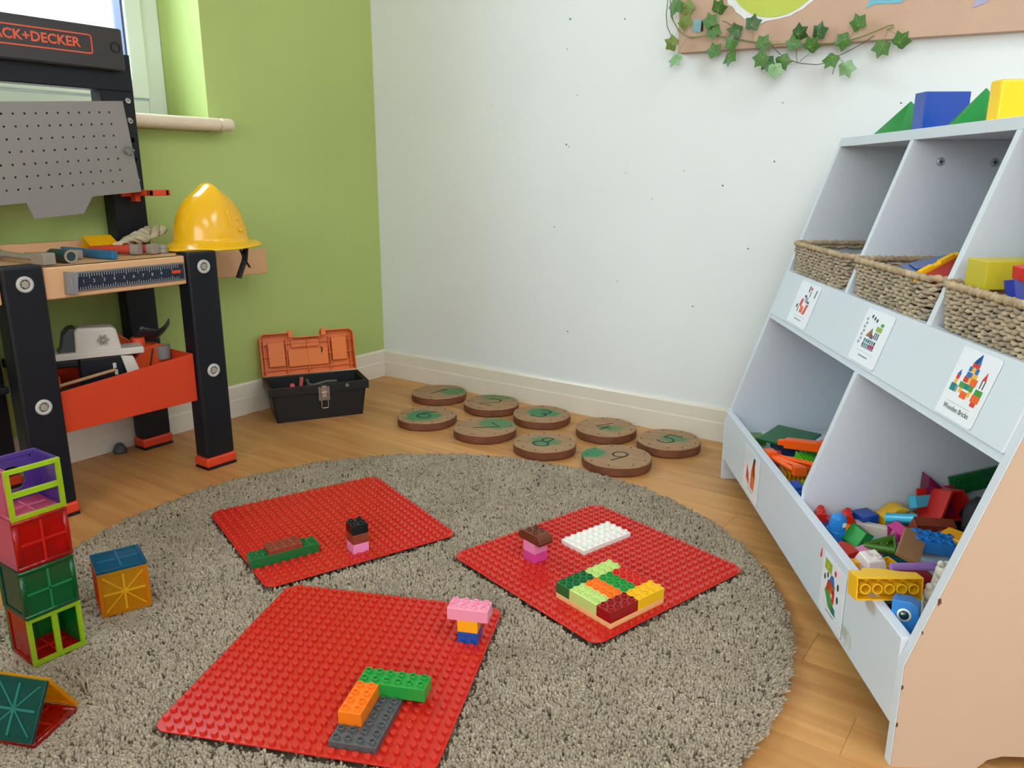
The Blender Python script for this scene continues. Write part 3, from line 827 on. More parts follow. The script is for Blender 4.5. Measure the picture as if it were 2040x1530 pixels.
def basket(label, l0, l1, d0, d1, handle):
    lc, dc = (l0 + l1) / 2, (d0 + d1) / 2; z0, zr = .420, .566
    root = empty('woven_basket', SH(lc, dc, .415), SA, label, 'basket', 'woven baskets in the shelf cubbies')
    A, B = (l1 - l0) / 2 - .006, (d1 - d0) / 2 - .006

    def loop(z, n, k):
        f = .90 + .10 * (z - z0) / (zr - z0)
        P = rrect(2 * A * f, 2 * B * f, .028, 4)
        L = [0]
        for i in range(len(P)): L.append(L[-1] + math.dist(P[i], P[(i + 1) % len(P)]))
        out = []
        for i in range(n):
            s_ = L[-1] * i / n; j = next(q for q in range(len(P)) if L[q + 1] >= s_ - 1e-9)
            t = (s_ - L[j]) / max(1e-9, L[j + 1] - L[j]); a, c = P[j], P[(j + 1) % len(P)]
            x, y_ = a[0] + t * (c[0] - a[0]), a[1] + t * (c[1] - a[1])
            out.append((x, y_))
        return out
    w = MB(TS)
    pitch = .0064; nrow = int((zr + .002 - z0) / pitch); n = 240
    for k in range(nrow):
        z = z0 + k * pitch + .003
        pts = []
        for i, (x, y_) in enumerate(loop(z, n, k)):
            ph = i * 2 * math.pi / 4 + (k % 2) * math.pi
            o_ = .0026 * math.sin(ph); q = math.hypot(x, y_)
            pts.append((lc + x * (1 + o_ / q), dc + y_ * (1 + o_ / q), z + .0012 * math.sin(ph * .5 + k) + rng.normal(0, .0004)))
        rad = [.0031 + .0009 * math.sin(i * 2 * math.pi / 4 + (k % 2) * math.pi + 1.1) + rng.normal(0, .0003) for i in range(n)]
        if handle and .535 < z < .560:
            gap = [i for i, p in enumerate(pts) if abs(p[1] - dc) < .055 and abs(p[0] - lc) > A * .8]
            seg_ = []; segs = []
            g = set(gap); st = next(i for i in range(n) if i in g and (i - 1) % n not in g)
            for i in range(n):
                q = (st + i) % n
                if q in g:
                    if len(seg_) > 1: segs.append(seg_)
                    seg_ = []
                else: seg_.append(q)
            if len(seg_) > 1: segs.append(seg_)
            for sg in segs: w.tube([pts[i] for i in sg], .004, 6, radii=[rad[i] for i in sg])
        else:
            w.tube(pts, .004, 6, closed=True, radii=rad)
    w.build('weave', M_sea, root)
    rm = MB(TS); n = 300
    pts = [(lc + x * 1.01, dc + y_ * 1.01, zr + .007 + .0008 * math.sin(i)) for i, (x, y_) in enumerate(loop(zr, n, 0))]
    rm.tube(pts, .007, 8, closed=True, radii=[.0052 + .0013 * math.sin(i * 2 * math.pi / 3) for i in range(n)])
    rm.build('rim', M_sea2, root)
    bt = MB(TS); bt.box((lc - A * .88, dc - B * .88, .4155), (lc + A * .88, dc + B * .88, .421)); bt.build('base', M_sea, root)
    return root


basket('woven seagrass basket in the leftmost cubby, empty with a handle hole', .024, .358, .112, .405, True)
basket('woven seagrass basket in the middle cubby holding a blue tray', .381, .686, .112, .405, True)
basket('woven seagrass basket in the right cubby full of wooden blocks', .709, .974, .112, .405, True)

# contents of the baskets
M_trans_blue = mat('blue_box_plastic', (28, 78, 148), rough=.18)
b = MB(); b.prism([(-.07, -.043), (.07, -.049), (.08, .0), (.063, .05), (-.063, .042)], 0, .010); b.prism([(-.06, -.034), (.06, -.038), (.066, .0), (.052, .038), (-.052, .032)], .010, .013)
o = b.build('blue_tray', M_trans_blue, bevel=.003); place(o, SH(.560, .205, .580), (0, -14, SDEG + 84)); tag(o, 'shiny dark blue plastic tray leaning in the middle basket', 'tray')
b = MB(); b.cbox((0, 0, .004), (.10, .07, .008)); o = b.build('toy_board', plastic('plastic_brick_red', (176, 52, 52)), bevel=.001)
place(o, SH(.648, .180, .575), (6, -16, SDEG + 122)); tag(o, 'flat red board with a yellow edge in the middle basket', 'toy board')
b = MB(); b.cbox((0, .039, .005), (.102, .009, .013)); b.cbox((-.03, .039, .0125), (.03, .007, .004)); b.cbox((.02, .039, .0125), (.035, .007, .004)); b.build('yellow_edge', PM['yellow'], o, world=False)
b = MB(); b.cbox((0, 0, .064), (.2, .12, .128)); o = b.build('toy_crate', plastic('plastic_navy', (26, 44, 96)), bevel=.004); place(o, SH(.53, .28, .4225), (0, 0, SDEG + 78)); tag(o, 'dark blue box at the bottom of the middle basket', 'box')
M_wb = mat('plain_wood_block', (196, 166, 136), rough=.6, var=.1, scale=12, stretch=(1, 6, 1))
M_ol = mat('painted_yellow_block', (200, 184, 40), rough=.4)


def block(label, size, m, loc, rot, bev=.002, name='wooden_block', cat='wooden block', grp='wooden blocks in the right basket'):
    o = MB().cbox((0, 0, 0), size).build(name, m, bevel=bev); place(o, loc, rot); return tag(o, label, cat, grp)


block('long plain wooden block at the bottom of the right basket', (.19, .1, .05), M_wb, SH(.84, .24, .449), (0, 0, SDEG + 80))
block('second plain wooden block lying low in the right basket', (.13, .07, .05), M_wb, SH(.85, .21, .501), (0, 0, SDEG + 30))
block('mustard yellow wooden block on top in the right basket', (.12, .05, .038), M_ol, SH(.778, .190, .594), (0, -1, SDEG + 90))
block('plain wooden cube under the mustard yellow block', (.05, .07, .05), M_wb, SH(.776, .195, .549), (0, 0, SDEG + 10))
block('slanted pale wooden plank in the right basket', (.02, .10, .06), M_wb, SH(.838, .205, .556), (0, 0, SDEG + 12))
b = MB(); b.cyl((0, 0, 0), .013, .046, 8, r2=.016); o = b.build('toy_figure', plastic('plastic_royal_blue', (44, 60, 158)), bevel=.001)
place(o, SH(.872, .142, .552), (8, -10, SDEG)); tag(o, 'blue peg with a red wooden tip standing in the right basket', 'toy peg')
b = MB(); b.box((-.012, -.007, .046), (.010, .008, .062), at((0, 0, 0), (0, 14, 0))); b.build('red_tip', PM['red'], o, bevel=.001, world=False)
b = MB(); b.sphere((0, 0, 0), .026, 18, sc=(1.1, 1, .55)); o = b.build('wooden_button', mat('orange_yellow_paint', (248, 178, 36), rough=.35)); place(o, SH(.912, .150, .566), (0, 6, SDEG)); tag(o, 'rounded orange-yellow piece at the front of the right basket', 'wooden block', 'wooden blocks in the right basket')
b = MB(); b.sphere((0, 0, 0), .008, 10); o = b.build('bead', plastic('plastic_coral', (236, 70, 80))); place(o, SH(.744, .150, .582)); tag(o, 'tiny coral bead beside the mustard yellow block', 'bead')

# ------------------------------------------------------------------ big shapes standing on the shelf top
ZT = .7973
b = MB(TS); b.box((.222, .262, ZT), (.266, .345, ZT + .072)); o = b.build('shape_block', mat('painted_blue', (24, 72, 168), rough=.25), bevel=.0015); recenter(o); tag(o, 'blue block standing on the shelf top between two green shapes', 'shape block', 'geometric shapes on the shelf top')
b = MB(TS); b.box((.488, .262, ZT), (.522, .362, ZT + .066)); o = b.build('shape_block', mat('painted_yellow', (252, 204, 24), rough=.2), bevel=.005, seg=3); recenter(o); tag(o, 'tall bright yellow block on the shelf top, rightmost of the shapes', 'shape block', 'geometric shapes on the shelf top')
M_pg = mat('painted_green', (26, 138, 64), rough=.22)
b = MB(); b.lathe([(0, 0), (.055, 0), (.055, .0015), (.0015, .064), (0, .065)], 40); o = b.build('shape_cone', M_pg); place(o, SH(.395, .305, ZT)); tag(o, 'green cone on the shelf top in front of the yellow block', 'shape cone', 'geometric shapes on the shelf top')
b = MB(); hb = .05; b.add([(-hb, -hb, 0), (hb, -hb, 0), (hb, hb, 0), (-hb, hb, 0), (0, 0, .068)], [(3, 2, 1, 0), (0, 1, 4), (1, 2, 4), (2, 3, 4), (3, 0, 4)]); o = b.build('shape_pyramid', M_pg, bevel=.0008); place(o, SH(.118, .300, ZT), (0, 0, SDEG + 8)); tag(o, 'green pyramid on the shelf top, leftmost of the shapes', 'shape pyramid', 'geometric shapes on the shelf top')

# ------------------------------------------------------------------ toys in the lower bins (shelf coordinates)
BZ = .1285
GB = 'bricks in the right bin'


def B(label, nu, nv, h, col, l, d, z, rot, **k):
    return brick(label, nu, nv, h, PM[col], SH(l, d, z), (rot[0], rot[1], rot[2] + SDEG), group=k.pop('group', GB), **k)


def T3(l, d, z, rot=(0, 0, 0)): return SH(l, d, z), (rot[0], rot[1], rot[2] + SDEG)


def toy(name, mb, m, l, d, z, rot, label, cat, group=None, bevel=0.):
    o = mb.build(name, m, bevel=bevel); place(o, *T3(l, d, z, rot)); return tag(o, label, cat, group)


# right bin, back row against the divider
b = MB(); pr = [(-.034, 0), (.034, 0), (.034, .022), (.026, .036), (.016, .036), (.012, .030)] + [(.017 * math.cos(R(a)), .034 - .013 * math.sin(R(a))) for a in range(25, 160, 22)] + [(-.012, .030), (-.016, .036), (-.026, .036), (-.034, .022)]
b.prism(pr, -.015, .015, 'x'); o = toy('arch_brick', b, PM['red'], .580, .060, BZ, (0, 0, -12), 'red arch-shaped brick in the left back corner of the right bin', 'toy brick', GB, .001)
for y_ in (-.022, .022):
    for x in (-.008, .008): stud_obj(PM['red'], o, (x, y_, .0355))
B('dark blue square brick standing against the bin divider', 2, 2, .034, 'blue', .578, .113, BZ, (4, 0, 18), studs=False)
b = MB(); pr = [(-.03, 0), (.03, 0), (.03, .014)] + [(.03 * math.cos(R(a)) * 1.0, .016 + .030 * math.sin(R(a))) for a in range(8, 120, 14)] + [(-.03, .028)]
b.prism(pr, -.0155, .0155, 'x'); o = toy('curved_brick', b, PM['yellow'], .578, .166, BZ + .002, (0, 0, 6), 'yellow brick with a big rounded top by the bin divider', 'toy brick', GB, .001)
for x in (-.008, .008): stud_obj(PM['yellow'], o, (x, -.022, .0285))
b = MB(); b.cbox((0, 0, .012), (.016, .105, .024)); toy('toy_beam', b, mat('ivory_plastic', (216, 206, 190), rough=.35), .607, .122, BZ, (0, 0, -28), 'ivory bar lying across the back of the right bin', 'toy bar', None, .0015)
b = MB(); b.tube([(0, -.03, 0), (0, .03, .006)], .005, 10); b.cyl((-.008, .0, -.006), .008, .012, 12); b.cyl((-.008, -.028, -.006), .007, .012, 12); toy('toy_wheel_axle', b, PM['steel'], .584, .200, BZ + .050, (20, 0, 10), 'dark steel-grey wheel axle piece near the bin divider', 'toy part')
b = MB(); b.prism([(-.03, 0), (.03, 0), (.024, .03), (-.03, .075)], -.012, .012, 'x'); toy('wedge_brick', b, PM['plum'], .571, .236, BZ + .029, (0, 0, 4), 'plum purple wedge standing behind the red hollow brick', 'toy brick', GB, .001)
b = MB(); b.cbox((0, 0, .014), (.034, .062, .028)); toy('toy_brick', b, PM['black'], .590, .240, BZ, (0, 0, 4), 'black block hidden beneath the plum purple wedge', 'toy brick', GB, .001)
# red hollow wedge, open towards the camera
b = MB(); t = .003
b.box((-.024, -.04, 0), (.024, .04, t)); b.box((-.024, -.04, 0), (-.024 + t, .04, .05)); b.prism([(-.04, 0), (-.034, 0), (-.006, .05), (-.012, .05)], -.024, .024, 'x'); b.prism([(.034, 0), (.04, 0), (.012, .05), (.006, .05)], -.024, .024, 'x'); b.box((-.024, -.012, .047), (.024, .012, .05))
toy('roof_brick', b, PM['red'], .606, .236, BZ + .038, (0, -14, 16), 'red hollow roof-shaped brick with an open front', 'toy brick', GB, .0006)
# green studded beam leaning on the back
o = B('long dark green studded plate leaning along the back of the right bin', 2, 8, H2, 'dark_green', .556, .345, BZ + .088, (0, 0, 0))
o.matrix_basis = TS @ Matrix.Translation((.5565, .318, BZ + .094)) @ Matrix.Rotation(R(15), 4, 'X') @ Matrix.Rotation(R(80), 4, 'Y')
# crumpled black bag
b = MB(); n = 26; m_ = 14; vs = []; r2_ = random.Random(3)
for i in range(m_ + 1):
    for j in range(n):
        ph = 2 * math.pi * j / n; th = math.pi * i / m_
        k = 1 + .14 * math.sin(3 * ph + 2 * th) + .11 * math.sin(7 * ph - 3 * th) + .16 * (r2_.random() - .5)
        vs.append((.090 * math.sin(th) * math.cos(ph) * k, .080 * math.sin(th) * math.sin(ph) * k, .045 * math.cos(th) * (1 + .5 * (k - 1) * 3) if 0 < i < m_ else .045 * math.cos(th)))
fs = [(i * n + j, (i + 1) * n + j, (i + 1) * n + (j + 1) % n, i * n + (j + 1) % n) for i in range(m_) for j in range(n)]
b.add(vs, fs, smooth=True); toy('fabric_bag', b, mat('black_fabric', (16, 19, 26), rough=.75, var=.3, scale=20, bump=1., bscale=40), .690, .306, BZ + .044, (0, 0, 0), 'crumpled black fabric bag in the back right of the bin', 'bag')
b = MB(); b.cbox((0, 0, .009), (.03, .03, .018)); o = toy('toy_brick', b, PM['lime'], .676, .330, BZ + .088, (8, 0, 20), 'pale green brick lying on the black fabric bag', 'toy brick', GB, .001)
for x in (-.008, .008):
    for y_ in (-.008, .008): stud_obj(PM['lime'], o, (x, y_, .018))
# second row
o = B('brown hollow brick tipped over to show its underside tubes', 2, 4, H1, 'redbrown', .636, .192, BZ + .041, (8, 118, 8), hollow=True)
b = MB(); t = .0018
tri = [(0, -.026), (.024, .02), (-.024, .02)]
for i in range(3):
    a, c_ = tri[i], tri[(i + 1) % 3]; b.tube([(a[0], a[1], .009), (c_[0], c_[1], .009)], .0045, 4, flat=2.)
b.prism(tri, 0, .002); b.tube([(0, -.02, .006), (0, .018, .006)], .003, 6)
toy('triangle_brick', b, PM['azure'], .615, .160, BZ + .03, (10, -20, -30), 'open light blue triangular piece beside the brown hollow brick', 'toy brick', GB)
B('light blue brick tip poking out behind the brown hollow brick', 1, 2, H1, 'azure', .592, .196, BZ + .052, (0, -20, 20), studs=False)
B('blue studded brick lying on top of the heap', 2, 4, H1, 'sky', .686, .172, BZ + .024, (-6, 16, -12))
b = MB(); b.prism([(-.03, -.012), (.02, -.018), (.034, 0), (.02, .016), (-.03, .012)], 0, .016); toy('leaf_brick', b, PM['amber'], .690, .218, BZ + .03, (10, 0, 30), 'amber pointed piece behind the blue studded brick', 'toy brick', GB, .002)
# blue figure
b = MB(); b.prism(rrect(.028, .026, .006, 4), 0, .024); b.lathe([(.013, .024), (.014, .034), (.012, .046), (.006, .051), (0, .052)], 18); o = toy('toy_figure', b, PM['sky'], .634, .043, BZ + .006, (0, 6, 20), 'small blue toy figure with a rounded head by the lip', 'toy figure', None, .0015)
b = MB(); b.box((.0128, -.002, .034), (.0146, .004, .041)); b.build('face_print', PM['white'], o, world=False)
B('blue brick tucked behind the front lip beside the blue figure', 2, 2, H1, 'blue', .606, .034, BZ, (0, 10, 30), studs=False)
b = MB(); b.prism([(-.02, 0), (.02, 0), (.012, .018), (-.012, .018)], -.012, .012, 'x'); toy('toy_brick', b, PM['orange'], .612, .074, BZ + .004, (0, 0, 40), 'orange sloped brick in front of the red arch brick', 'toy brick', GB, .001)
B('green square brick lying on its side near the ivory bar', 2, 2, H1, 'green', .652, .078, BZ + .020, (62, 10, 24), hollow=True, studs=False)
B('small sky blue brick beside a pink one', 2, 2, H1, 'azure', .672, .100, BZ + .002, (8, 0, 34), studs=False)
B('small teal brick under the olive triangular brick', 2, 2, H1, 'teal', .688, .122, BZ, (0, 6, 34), studs=False)
B('small lilac pink brick beside the sky blue one', 2, 2, H1, 'rose', .694, .071, BZ + .002, (0, 8, 34), studs=False)
B('magenta hollow brick standing behind the green one', 2, 2, H1, 'magenta', .640, .136, BZ + .018, (-72, 10, 20), hollow=True, studs=False)
b = MB(); b.prism([(-.03, 0), (.03, 0), (.03, .012), (.01, .02), (-.03, .016)], -.016, .016, 'x'); toy('slope_brick', b, PM['red'], .698, .032, BZ + .008, (0, 8, 26), 'low red sloped brick beside the front lip', 'toy brick', GB, .001)
B('orange brick standing at the front lip', 1, 2, .026, 'amber', .742, .028, BZ, (0, 0, 8), studs=False)
# frosted white rock brick
b = MB(); b.add([(-.024, -.018, 0), (.024, -.018, 0), (.026, .016, 0), (-.02, .02, 0), (-.016, -.012, .026), (.012, -.014, .024), (.016, .010, .028), (-.012, .012, .03)], [(3, 2, 1, 0), (4, 5, 6, 7), (0, 1, 5, 4), (1, 2, 6, 5), (2, 3, 7, 6), (3, 0, 4, 7)])
o = toy('rock_brick', b, mat('frosted_plastic', (232, 222, 218), rough=.3), .746, .056, BZ + .012, (0, 6, 14), 'frosted white rock-shaped brick near the orange brick', 'toy brick', GB, .002)
for x, y_ in ((-.005, -.004), (.008, .004)): stud_obj(MATS['frosted_plastic'], o, (x, y_, .026))
b = MB()
for a, c_ in (((-.025, -.02), (.025, -.02)), ((.025, -.02), (.0, .025)), ((0, .025), (-.025, -.02))): b.tube([(a[0], a[1], .007), (c_[0], c_[1], .007)], .003, 4, flat=2.4)
b.prism([(-.025, -.02), (.025, -.02), (0, .025)], 0, .002); b.ring((0, -.006, .002), .006, .0042, .01, 12)
toy('triangle_brick', b, PM['olive'], .690, .104, BZ + .022, (6, -12, 40), 'olive green triangular piece showing its hollow inside', 'toy brick', GB)
B('yellow hollow brick lying open side up near the purple rod', 2, 2, H1, 'yellow', .752, .082, BZ + .026, (180, 12, 30), hollow=True, studs=False)
b = MB(); b.cbox((0, 0, .004), (.034, .075, .008)); toy('wooden_plank', b, mat('brown_wood_plank', (168, 124, 84), rough=.5, var=.12, scale=8, stretch=(8, 1, 1)), .712, .128, BZ + .034, (10, 22, 62), 'flat brown wooden plank lying on the brick heap', 'plank', None, .0008)
b = MB(); b.tube([(0, -.045, 0), (0, .03, .0), (0, .045, -.008)], .006, 10); toy('toy_rod', b, PM['mauve'], .772, .118, BZ + .034, (0, 0, 4), 'purple rod lying beside the white bear pieces', 'toy rod')
B('dark red brick under the purple rod', 2, 3, H1, 'dark_red', .772, .112, BZ + .002, (0, 4, 6), studs=False)
b = MB(); b.prism([(-.05, -.02), (.04, -.02), (.05, .015), (-.045, .02)], 0, .02); toy('toy_brick', b, PM['red'], .795, .062, BZ + .001, (0, 0, 70), 'bright red slab under the big yellow slope brick', 'toy brick', GB, .002)
B('teal brick squeezed behind the front lip', 2, 2, .014, 'teal', .782, .032, BZ, (0, 0, 10), studs=False)
# big yellow slope brick, underside towards the room
b = MB(); t = .0018; Lh = .044
b.box((-.030, -Lh, 0), (-.030 + t, Lh, .03))
side_p = [(-Lh, 0), (Lh, 0), (Lh, .020), (.03, .022), (-.006, .034), (-.032, .034), (-.034, .028), (-Lh, .028)]
b = MB(); 
b.prism([(-Lh, 0), (-Lh, .028), (-.026, .028), (-.024, .036), (-.002, .036), (.024, .024), (Lh, .021), (Lh, 0)], .028, .030, 'x')
b.prism([(-Lh, 0), (-Lh, .028), (-.026, .028), (-.024, .036), (-.002, .036), (.024, .024), (Lh, .021), (Lh, 0)], -.002, .0, 'x')
b.box((0, -Lh, 0), (.028, -Lh + t, .028)); b.box((0, Lh - t, 0), (.028, Lh, .021)); b.box((0, -Lh, .019), (.028, Lh, .021))
for k in range(5): b.ring((.014, (k - 2) * .0160, .0005), .0072, .0056, .019, 14)
toy('slope_brick', b, PM['yellow'], .890, .022, .1742, (0, -97, 2), 'big yellow slope brick showing its round underside tubes over the lip', 'toy brick', GB, .0006)
B('black brick holding up the big yellow slope brick', 2, 4, .018, 'black', .838, .070, BZ, (0, 0, 0), studs=False)
# blue brick with an eye
b = MB(); b.prism([(-.016, 0), (.016, 0), (.016, .040), (.006, .046), (-.016, .046)], -.016, .016, 'x'); o = toy('eye_brick', b, PM['sky'], .918, .034, BZ + .014, (4, -10, -30), 'bright blue brick printed with a round eye', 'toy brick', GB, .0015)
b = MB(); T = Matrix.Translation((.0158, -.001, .028)) @ Matrix.Rotation(R(90), 4, 'Y')
b.lathe([(.0085, 0), (.0085, .0007), (0, .0007)], 22, T, 0); b.lathe([(.006, .0007), (.006, .0011), (0, .0011)], 20, T, 1); b.lathe([(.0016, .0011), (.0016, .0014), (0, .0014)], 10, Matrix.Translation((.0158, -.003, .0295)) @ Matrix.Rotation(R(90), 4, 'Y'), 0)
b.build('eye_print', [PM['white'], mat('dark_teal_print', (22, 58, 70), rough=.2)], o, world=False)
B('dark blue brick beneath the eye brick', 2, 2, .016, 'blue', .932, .036, BZ, (0, 0, 20), studs=False)
B('plum pink brick in the front corner of the right bin', 2, 2, .012, 'magenta', .962, .034, BZ, (0, 0, 6), studs=False)


def bear(label, l, d, z, rot):
    b = MB(); b.prism(rrect(.028, .030, .008, 5), 0, .026); b.sphere((.0, 0, .036), .016, 16, sc=(1.05, 1.1, .95)); b.sphere((.012, 0, .034), .008, 12, sc=(.9, 1.2, .8)); b.sphere((-.002, -.012, .049), .0055, 10); b.sphere((-.002, .012, .049), .0055, 10)
    o = toy('bear_figure', b, mat('cream_plastic', (232, 224, 208), rough=.35), l, d, z, rot, label, 'toy figure', 'white bear pieces in the right bin')
    b = MB(); b.sphere((.019, 0, .037), .0034, 10); b.sphere((.0135, -.007, .041), .0018, 8); b.sphere((.0135, .007, .041), .0018, 8); b.build('nose_and_eyes', PM['black'], o, world=False)
    return o


bear('white bear piece further back beside the end panel', .812, .132, BZ + .020, (0, 22, -10))
bear('white bear piece nearest the front beside the eye brick', .868, .092, BZ + .016, (0, 24, -14))
b = MB(); b.cbox((0, 0, .022), (.07, .012, .044)); toy('toy_plate', b, MATS['cream_plastic'], .790, .186, BZ, (0, 0, -30), 'plain white panel standing beside the end panel', 'toy panel', None, .0015)
b = MB(); b.cbox((0, 0, .010), (.03, .05, .02)); b.cyl((0, 0, .02), .012, .008, 14); toy('toy_brick', b, MATS['cream_plastic'], .925, .080, BZ, (0, 0, 12), 'white round-topped brick next to the eye brick', 'toy brick', GB, .001)

# left bin
GL_ = 'toys in the left bin'
b = MB(); b.prism([(-.055, -.05), (.055, -.05), (.055, .02), (.03, .05), (-.055, .05)], 0, .005); toy('toy_plate', b, plastic('plastic_bottle_green', (10, 96, 48)), .165, .105, BZ + .028, (0, 3, -40), 'flat dark green panel lying at the back of the left bin', 'toy panel', GL_, .001)
block('dark blue block under the green panel in the left bin', (.06, .05, .026), plastic('plastic_navy', (26, 44, 96)), SH(.175, .095, BZ + .0135), (0, 0, SDEG), name='toy_block', cat='toy block', grp=GL_)


def comb(label, col, l, d, z, rot, n=13, size=(.05, .09)):
    b = MB(); b.cbox((0, 0, .004), (size[0], size[1], .008))
    o = toy('bristle_brick', b, col, l, d, z, rot, label, 'bristle brick', GL_, .001)
    for k in range(n):
        MB().cbox((0, (k - (n - 1) / 2) * (size[1] - .006) / (n - 1), .0145), (size[0] * .94, .0024, .014)).build('fin', col, o, world=False)
    return o


comb('bright green finned bristle brick beneath the orange arm', plastic('plastic_leaf_green', (86, 190, 40)), .265, .150, BZ + .002, (0, 10, 8), 15, (.06, .11))
comb('yellow finned bristle brick beneath the orange triangle', plastic('plastic_golden', (226, 170, 30)), .345, .088, BZ + .001, (0, 0, -4), 13, (.06, .10))
comb('lime finned bristle brick in the near corner of the left bin', plastic('plastic_lime_green', (140, 200, 50)), .440, .075, BZ + .001, (0, 0, 80), 9, (.05, .07))
comb('dark green finned bristle brick at the very front of the left bin', plastic('plastic_moss', (60, 110, 30)), .502, .050, BZ + .0005, (0, 0, 6), 8, (.04, .05))
M_or = plastic('plastic_bright_orange', (252, 98, 22))
b = MB(); b.cbox((0, -.005, .010), (.022, .075, .020)); b.cbox((0, .045, .011), (.026, .03, .026)); b.cyl((0, .055, .022), .008, .012, 14); b.cbox((0, -.048, .010), (.012, .02, .012)); o = toy('toy_crane', b, M_or, .252, .112, BZ + .032, (6, 0, -40), 'orange toy crane arm lying over the bristle bricks', 'toy part', GL_, .002)
b = MB()
tp = [(-.050, -.034, .008), (.052, -.014, .008), (.022, .042, .008)]
for i in range(3): b.tube([tp[i], tp[(i + 1) % 3]], .0045, 4, flat=1.5)
b.tube([tp[0], ((tp[1][0] + tp[2][0]) / 2, (tp[1][1] + tp[2][1]) / 2, .008)], .005, 4)
b.cbox((-.045, -.030, .009), (.026, .020, .020)); b.cbox((.046, -.008, .009), (.016, .024, .018))
toy('toy_truss', b, M_or, .338, .062, BZ + .026, (0, 0, 6), 'orange triangular toy frame resting on the bristle bricks', 'toy part', GL_, .001)
b = MB(); b.cbox((0, 0, .011), (.05, .045, .022)); b.cbox((.0, 0, .024), (.03, .03, .006)); toy('toy_block', b, plastic('plastic_bright_blue', (30, 96, 196)), .432, .036, BZ, (0, 4, 14), 'bright blue chunky block by the lip of the left bin', 'toy block', GL_, .003)
b = MB(); b.cbox((0, 0, .010), (.06, .03, .02)); toy('toy_block', b, plastic('plastic_raspberry', (190, 40, 70)), .250, .052, BZ, (0, 0, -10), 'raspberry red block behind the lip of the left bin', 'toy block', GL_, .002)
b = MB(); b.cbox((0, 0, .010), (.04, .03, .02)); toy('toy_block', b, plastic('plastic_grass', (86, 130, 40)), .120, .048, BZ, (0, 0, 6), 'small olive green block in the far corner of the left bin', 'toy block', GL_, .002)

# ------------------------------------------------------------------ toy workbench (front faces +x, right end at y = -.885)
M_navy = mat('navy_black_plastic', (15, 19, 28), rough=.45, spec=.35)
M_orf = mat('orange_red_plastic', (214, 66, 34), rough=.4)
M_orb = mat('workbench_orange', (206, 62, 26), rough=.42, var=.03, scale=6)
M_bei = mat('beige_plastic', (214, 168, 124), rough=.45, var=.03, scale=5)
M_gpl = mat('pale_grey_plastic', (186, 186, 182), rough=.35)
M_peg = mat('pegboard_grey', (134, 130, 126), rough=.25, spec=.6)
bench = empty('toy_workbench', (.19, -1.13, 0), 0, 'black and beige toy workbench with orange tray and grey pegboard', 'workbench')
YR0, YR1 = -.966, -.886          # right front leg
YL0, YL1 = -1.366, -1.286        # left front leg


def bolt(x, y_, z, parent, r=.0165):
    b = MB(); T = Matrix.Translation((x, y_, z)) @ Matrix.Rotation(R(90), 4, 'Y')
    b.lathe([(r, 0), (r, .003), (r - .002, .0045), (r * .62, .0045), (r * .56, .003), (r * .56, .001)], 26, T)
    b.build('bolt_washer', M_gpl, parent)
    b = MB(); b.lathe([(r * .5, 0), (r * .5, .0035), (r * .42, .0048), (0, .0048)], 6, T, smooth=False)
    b.build('bolt_head', mat('bolt_bronze', (158, 150, 134), rough=.4), parent)


def leg(y0, y1, x0, x1, ztop, bolts):
    b = MB(); b.box((x0, y0, .03), (x1, y1, ztop))
    o = b.build('leg', M_navy, bench, bevel=.007, seg=3)
    b = MB(); b.box((x0 - .004, y0 - .003, .006), (x1 + .003, y1 + .003, .031)); f_ = b.build('foot', M_orf, o, bevel=.006, seg=3)
    b = MB(); b.box((x0 - .003, y0 - .002, .0), (x1 + .002, y1 + .002, .0065)); b.build('foot_pad', M_navy, o, bevel=.002)
    for z in bolts: bolt(x1, (y0 + y1) / 2, z, o)
    return o


leg(YR0, YR1, .285, .335, .542, (.506, .252))
leg(YL0, YL1, .285, .335, .542, (.506, .252))
XP0, XP1 = .018, .064            # rear legs run up as posts
leg(-.976, -.896, XP0, XP1, .50, ())
leg(-1.366, -1.286, XP0, XP1, .50, ())
# table top, front boards, back rail, side wing
MB().box((.016, -1.76, .515), (.322, -.894, .534)).build('table_top', M_bei, bench, bevel=.004)
MB().box((.300, YL1 + .001, .468), (.326, YR0 - .001, .534)).build('front_board', M_bei, bench, bevel=.004, seg=3)
MB().box((.300, -1.76, .468), (.326, YL0 - .001, .536)).build('front_board', M_bei, bench, bevel=.004, seg=3)
MB().box((.012, -1.76, .5345), (.030, -.980, .562)).build('back_rail', M_bei, bench, bevel=.003)
MB().box((.086, -.892, .440), (.100, -.563, .512)).build('side_wing', M_bei, bench, bevel=.002)
MB().box((.100, -.896, .445), (.284, -.888, .514)).build('side_board', M_bei, bench, bevel=.002)
# ruler with a sliding square on the front board
b = MB(); b.box((.326, -1.232, .479), (.3305, -.972, .520)); rl = b.build('ruler_frame', mat('ruler_grey', (110, 112, 116), rough=.4), bench, bevel=.0015)
MB().box((.3305, -1.228, .483), (.3312, -.976, .516)).build('ruler_print', mat('ruler_navy', (24, 34, 52), rough=.35), rl)
for k in range(44):
    y_ = -1.222 + k * .0054
    for z in ((.484, .490) if k % 2 else (.484, .494)): pass
    b = MB(); hh = .010 if k % 5 == 0 else .006
    b.box((.3312, y_ - .0005, .5155 - hh), (.3316, y_ + .0005, .5155)); b.box((.3312, y_ - .0005, .4835), (.3316, y_ + .0005, .4835 + hh * .8)); b.build('ruler_tick', M_gpl, rl)
for k in range(9): text_part('ruler_number', str(k + 1), .010, M_gpl, rl, Matrix.Translation((.3315, -1.208 + k * .022, .4995)) @ Matrix.Rotation(R(90), 4, 'Z') @ Matrix.Rotation(R(90), 4, 'X'), .0001)
MB().box((.3312, -1.006, .4965), (.3317, -.984, .5035)).build('ruler_logo', M_orf, rl)
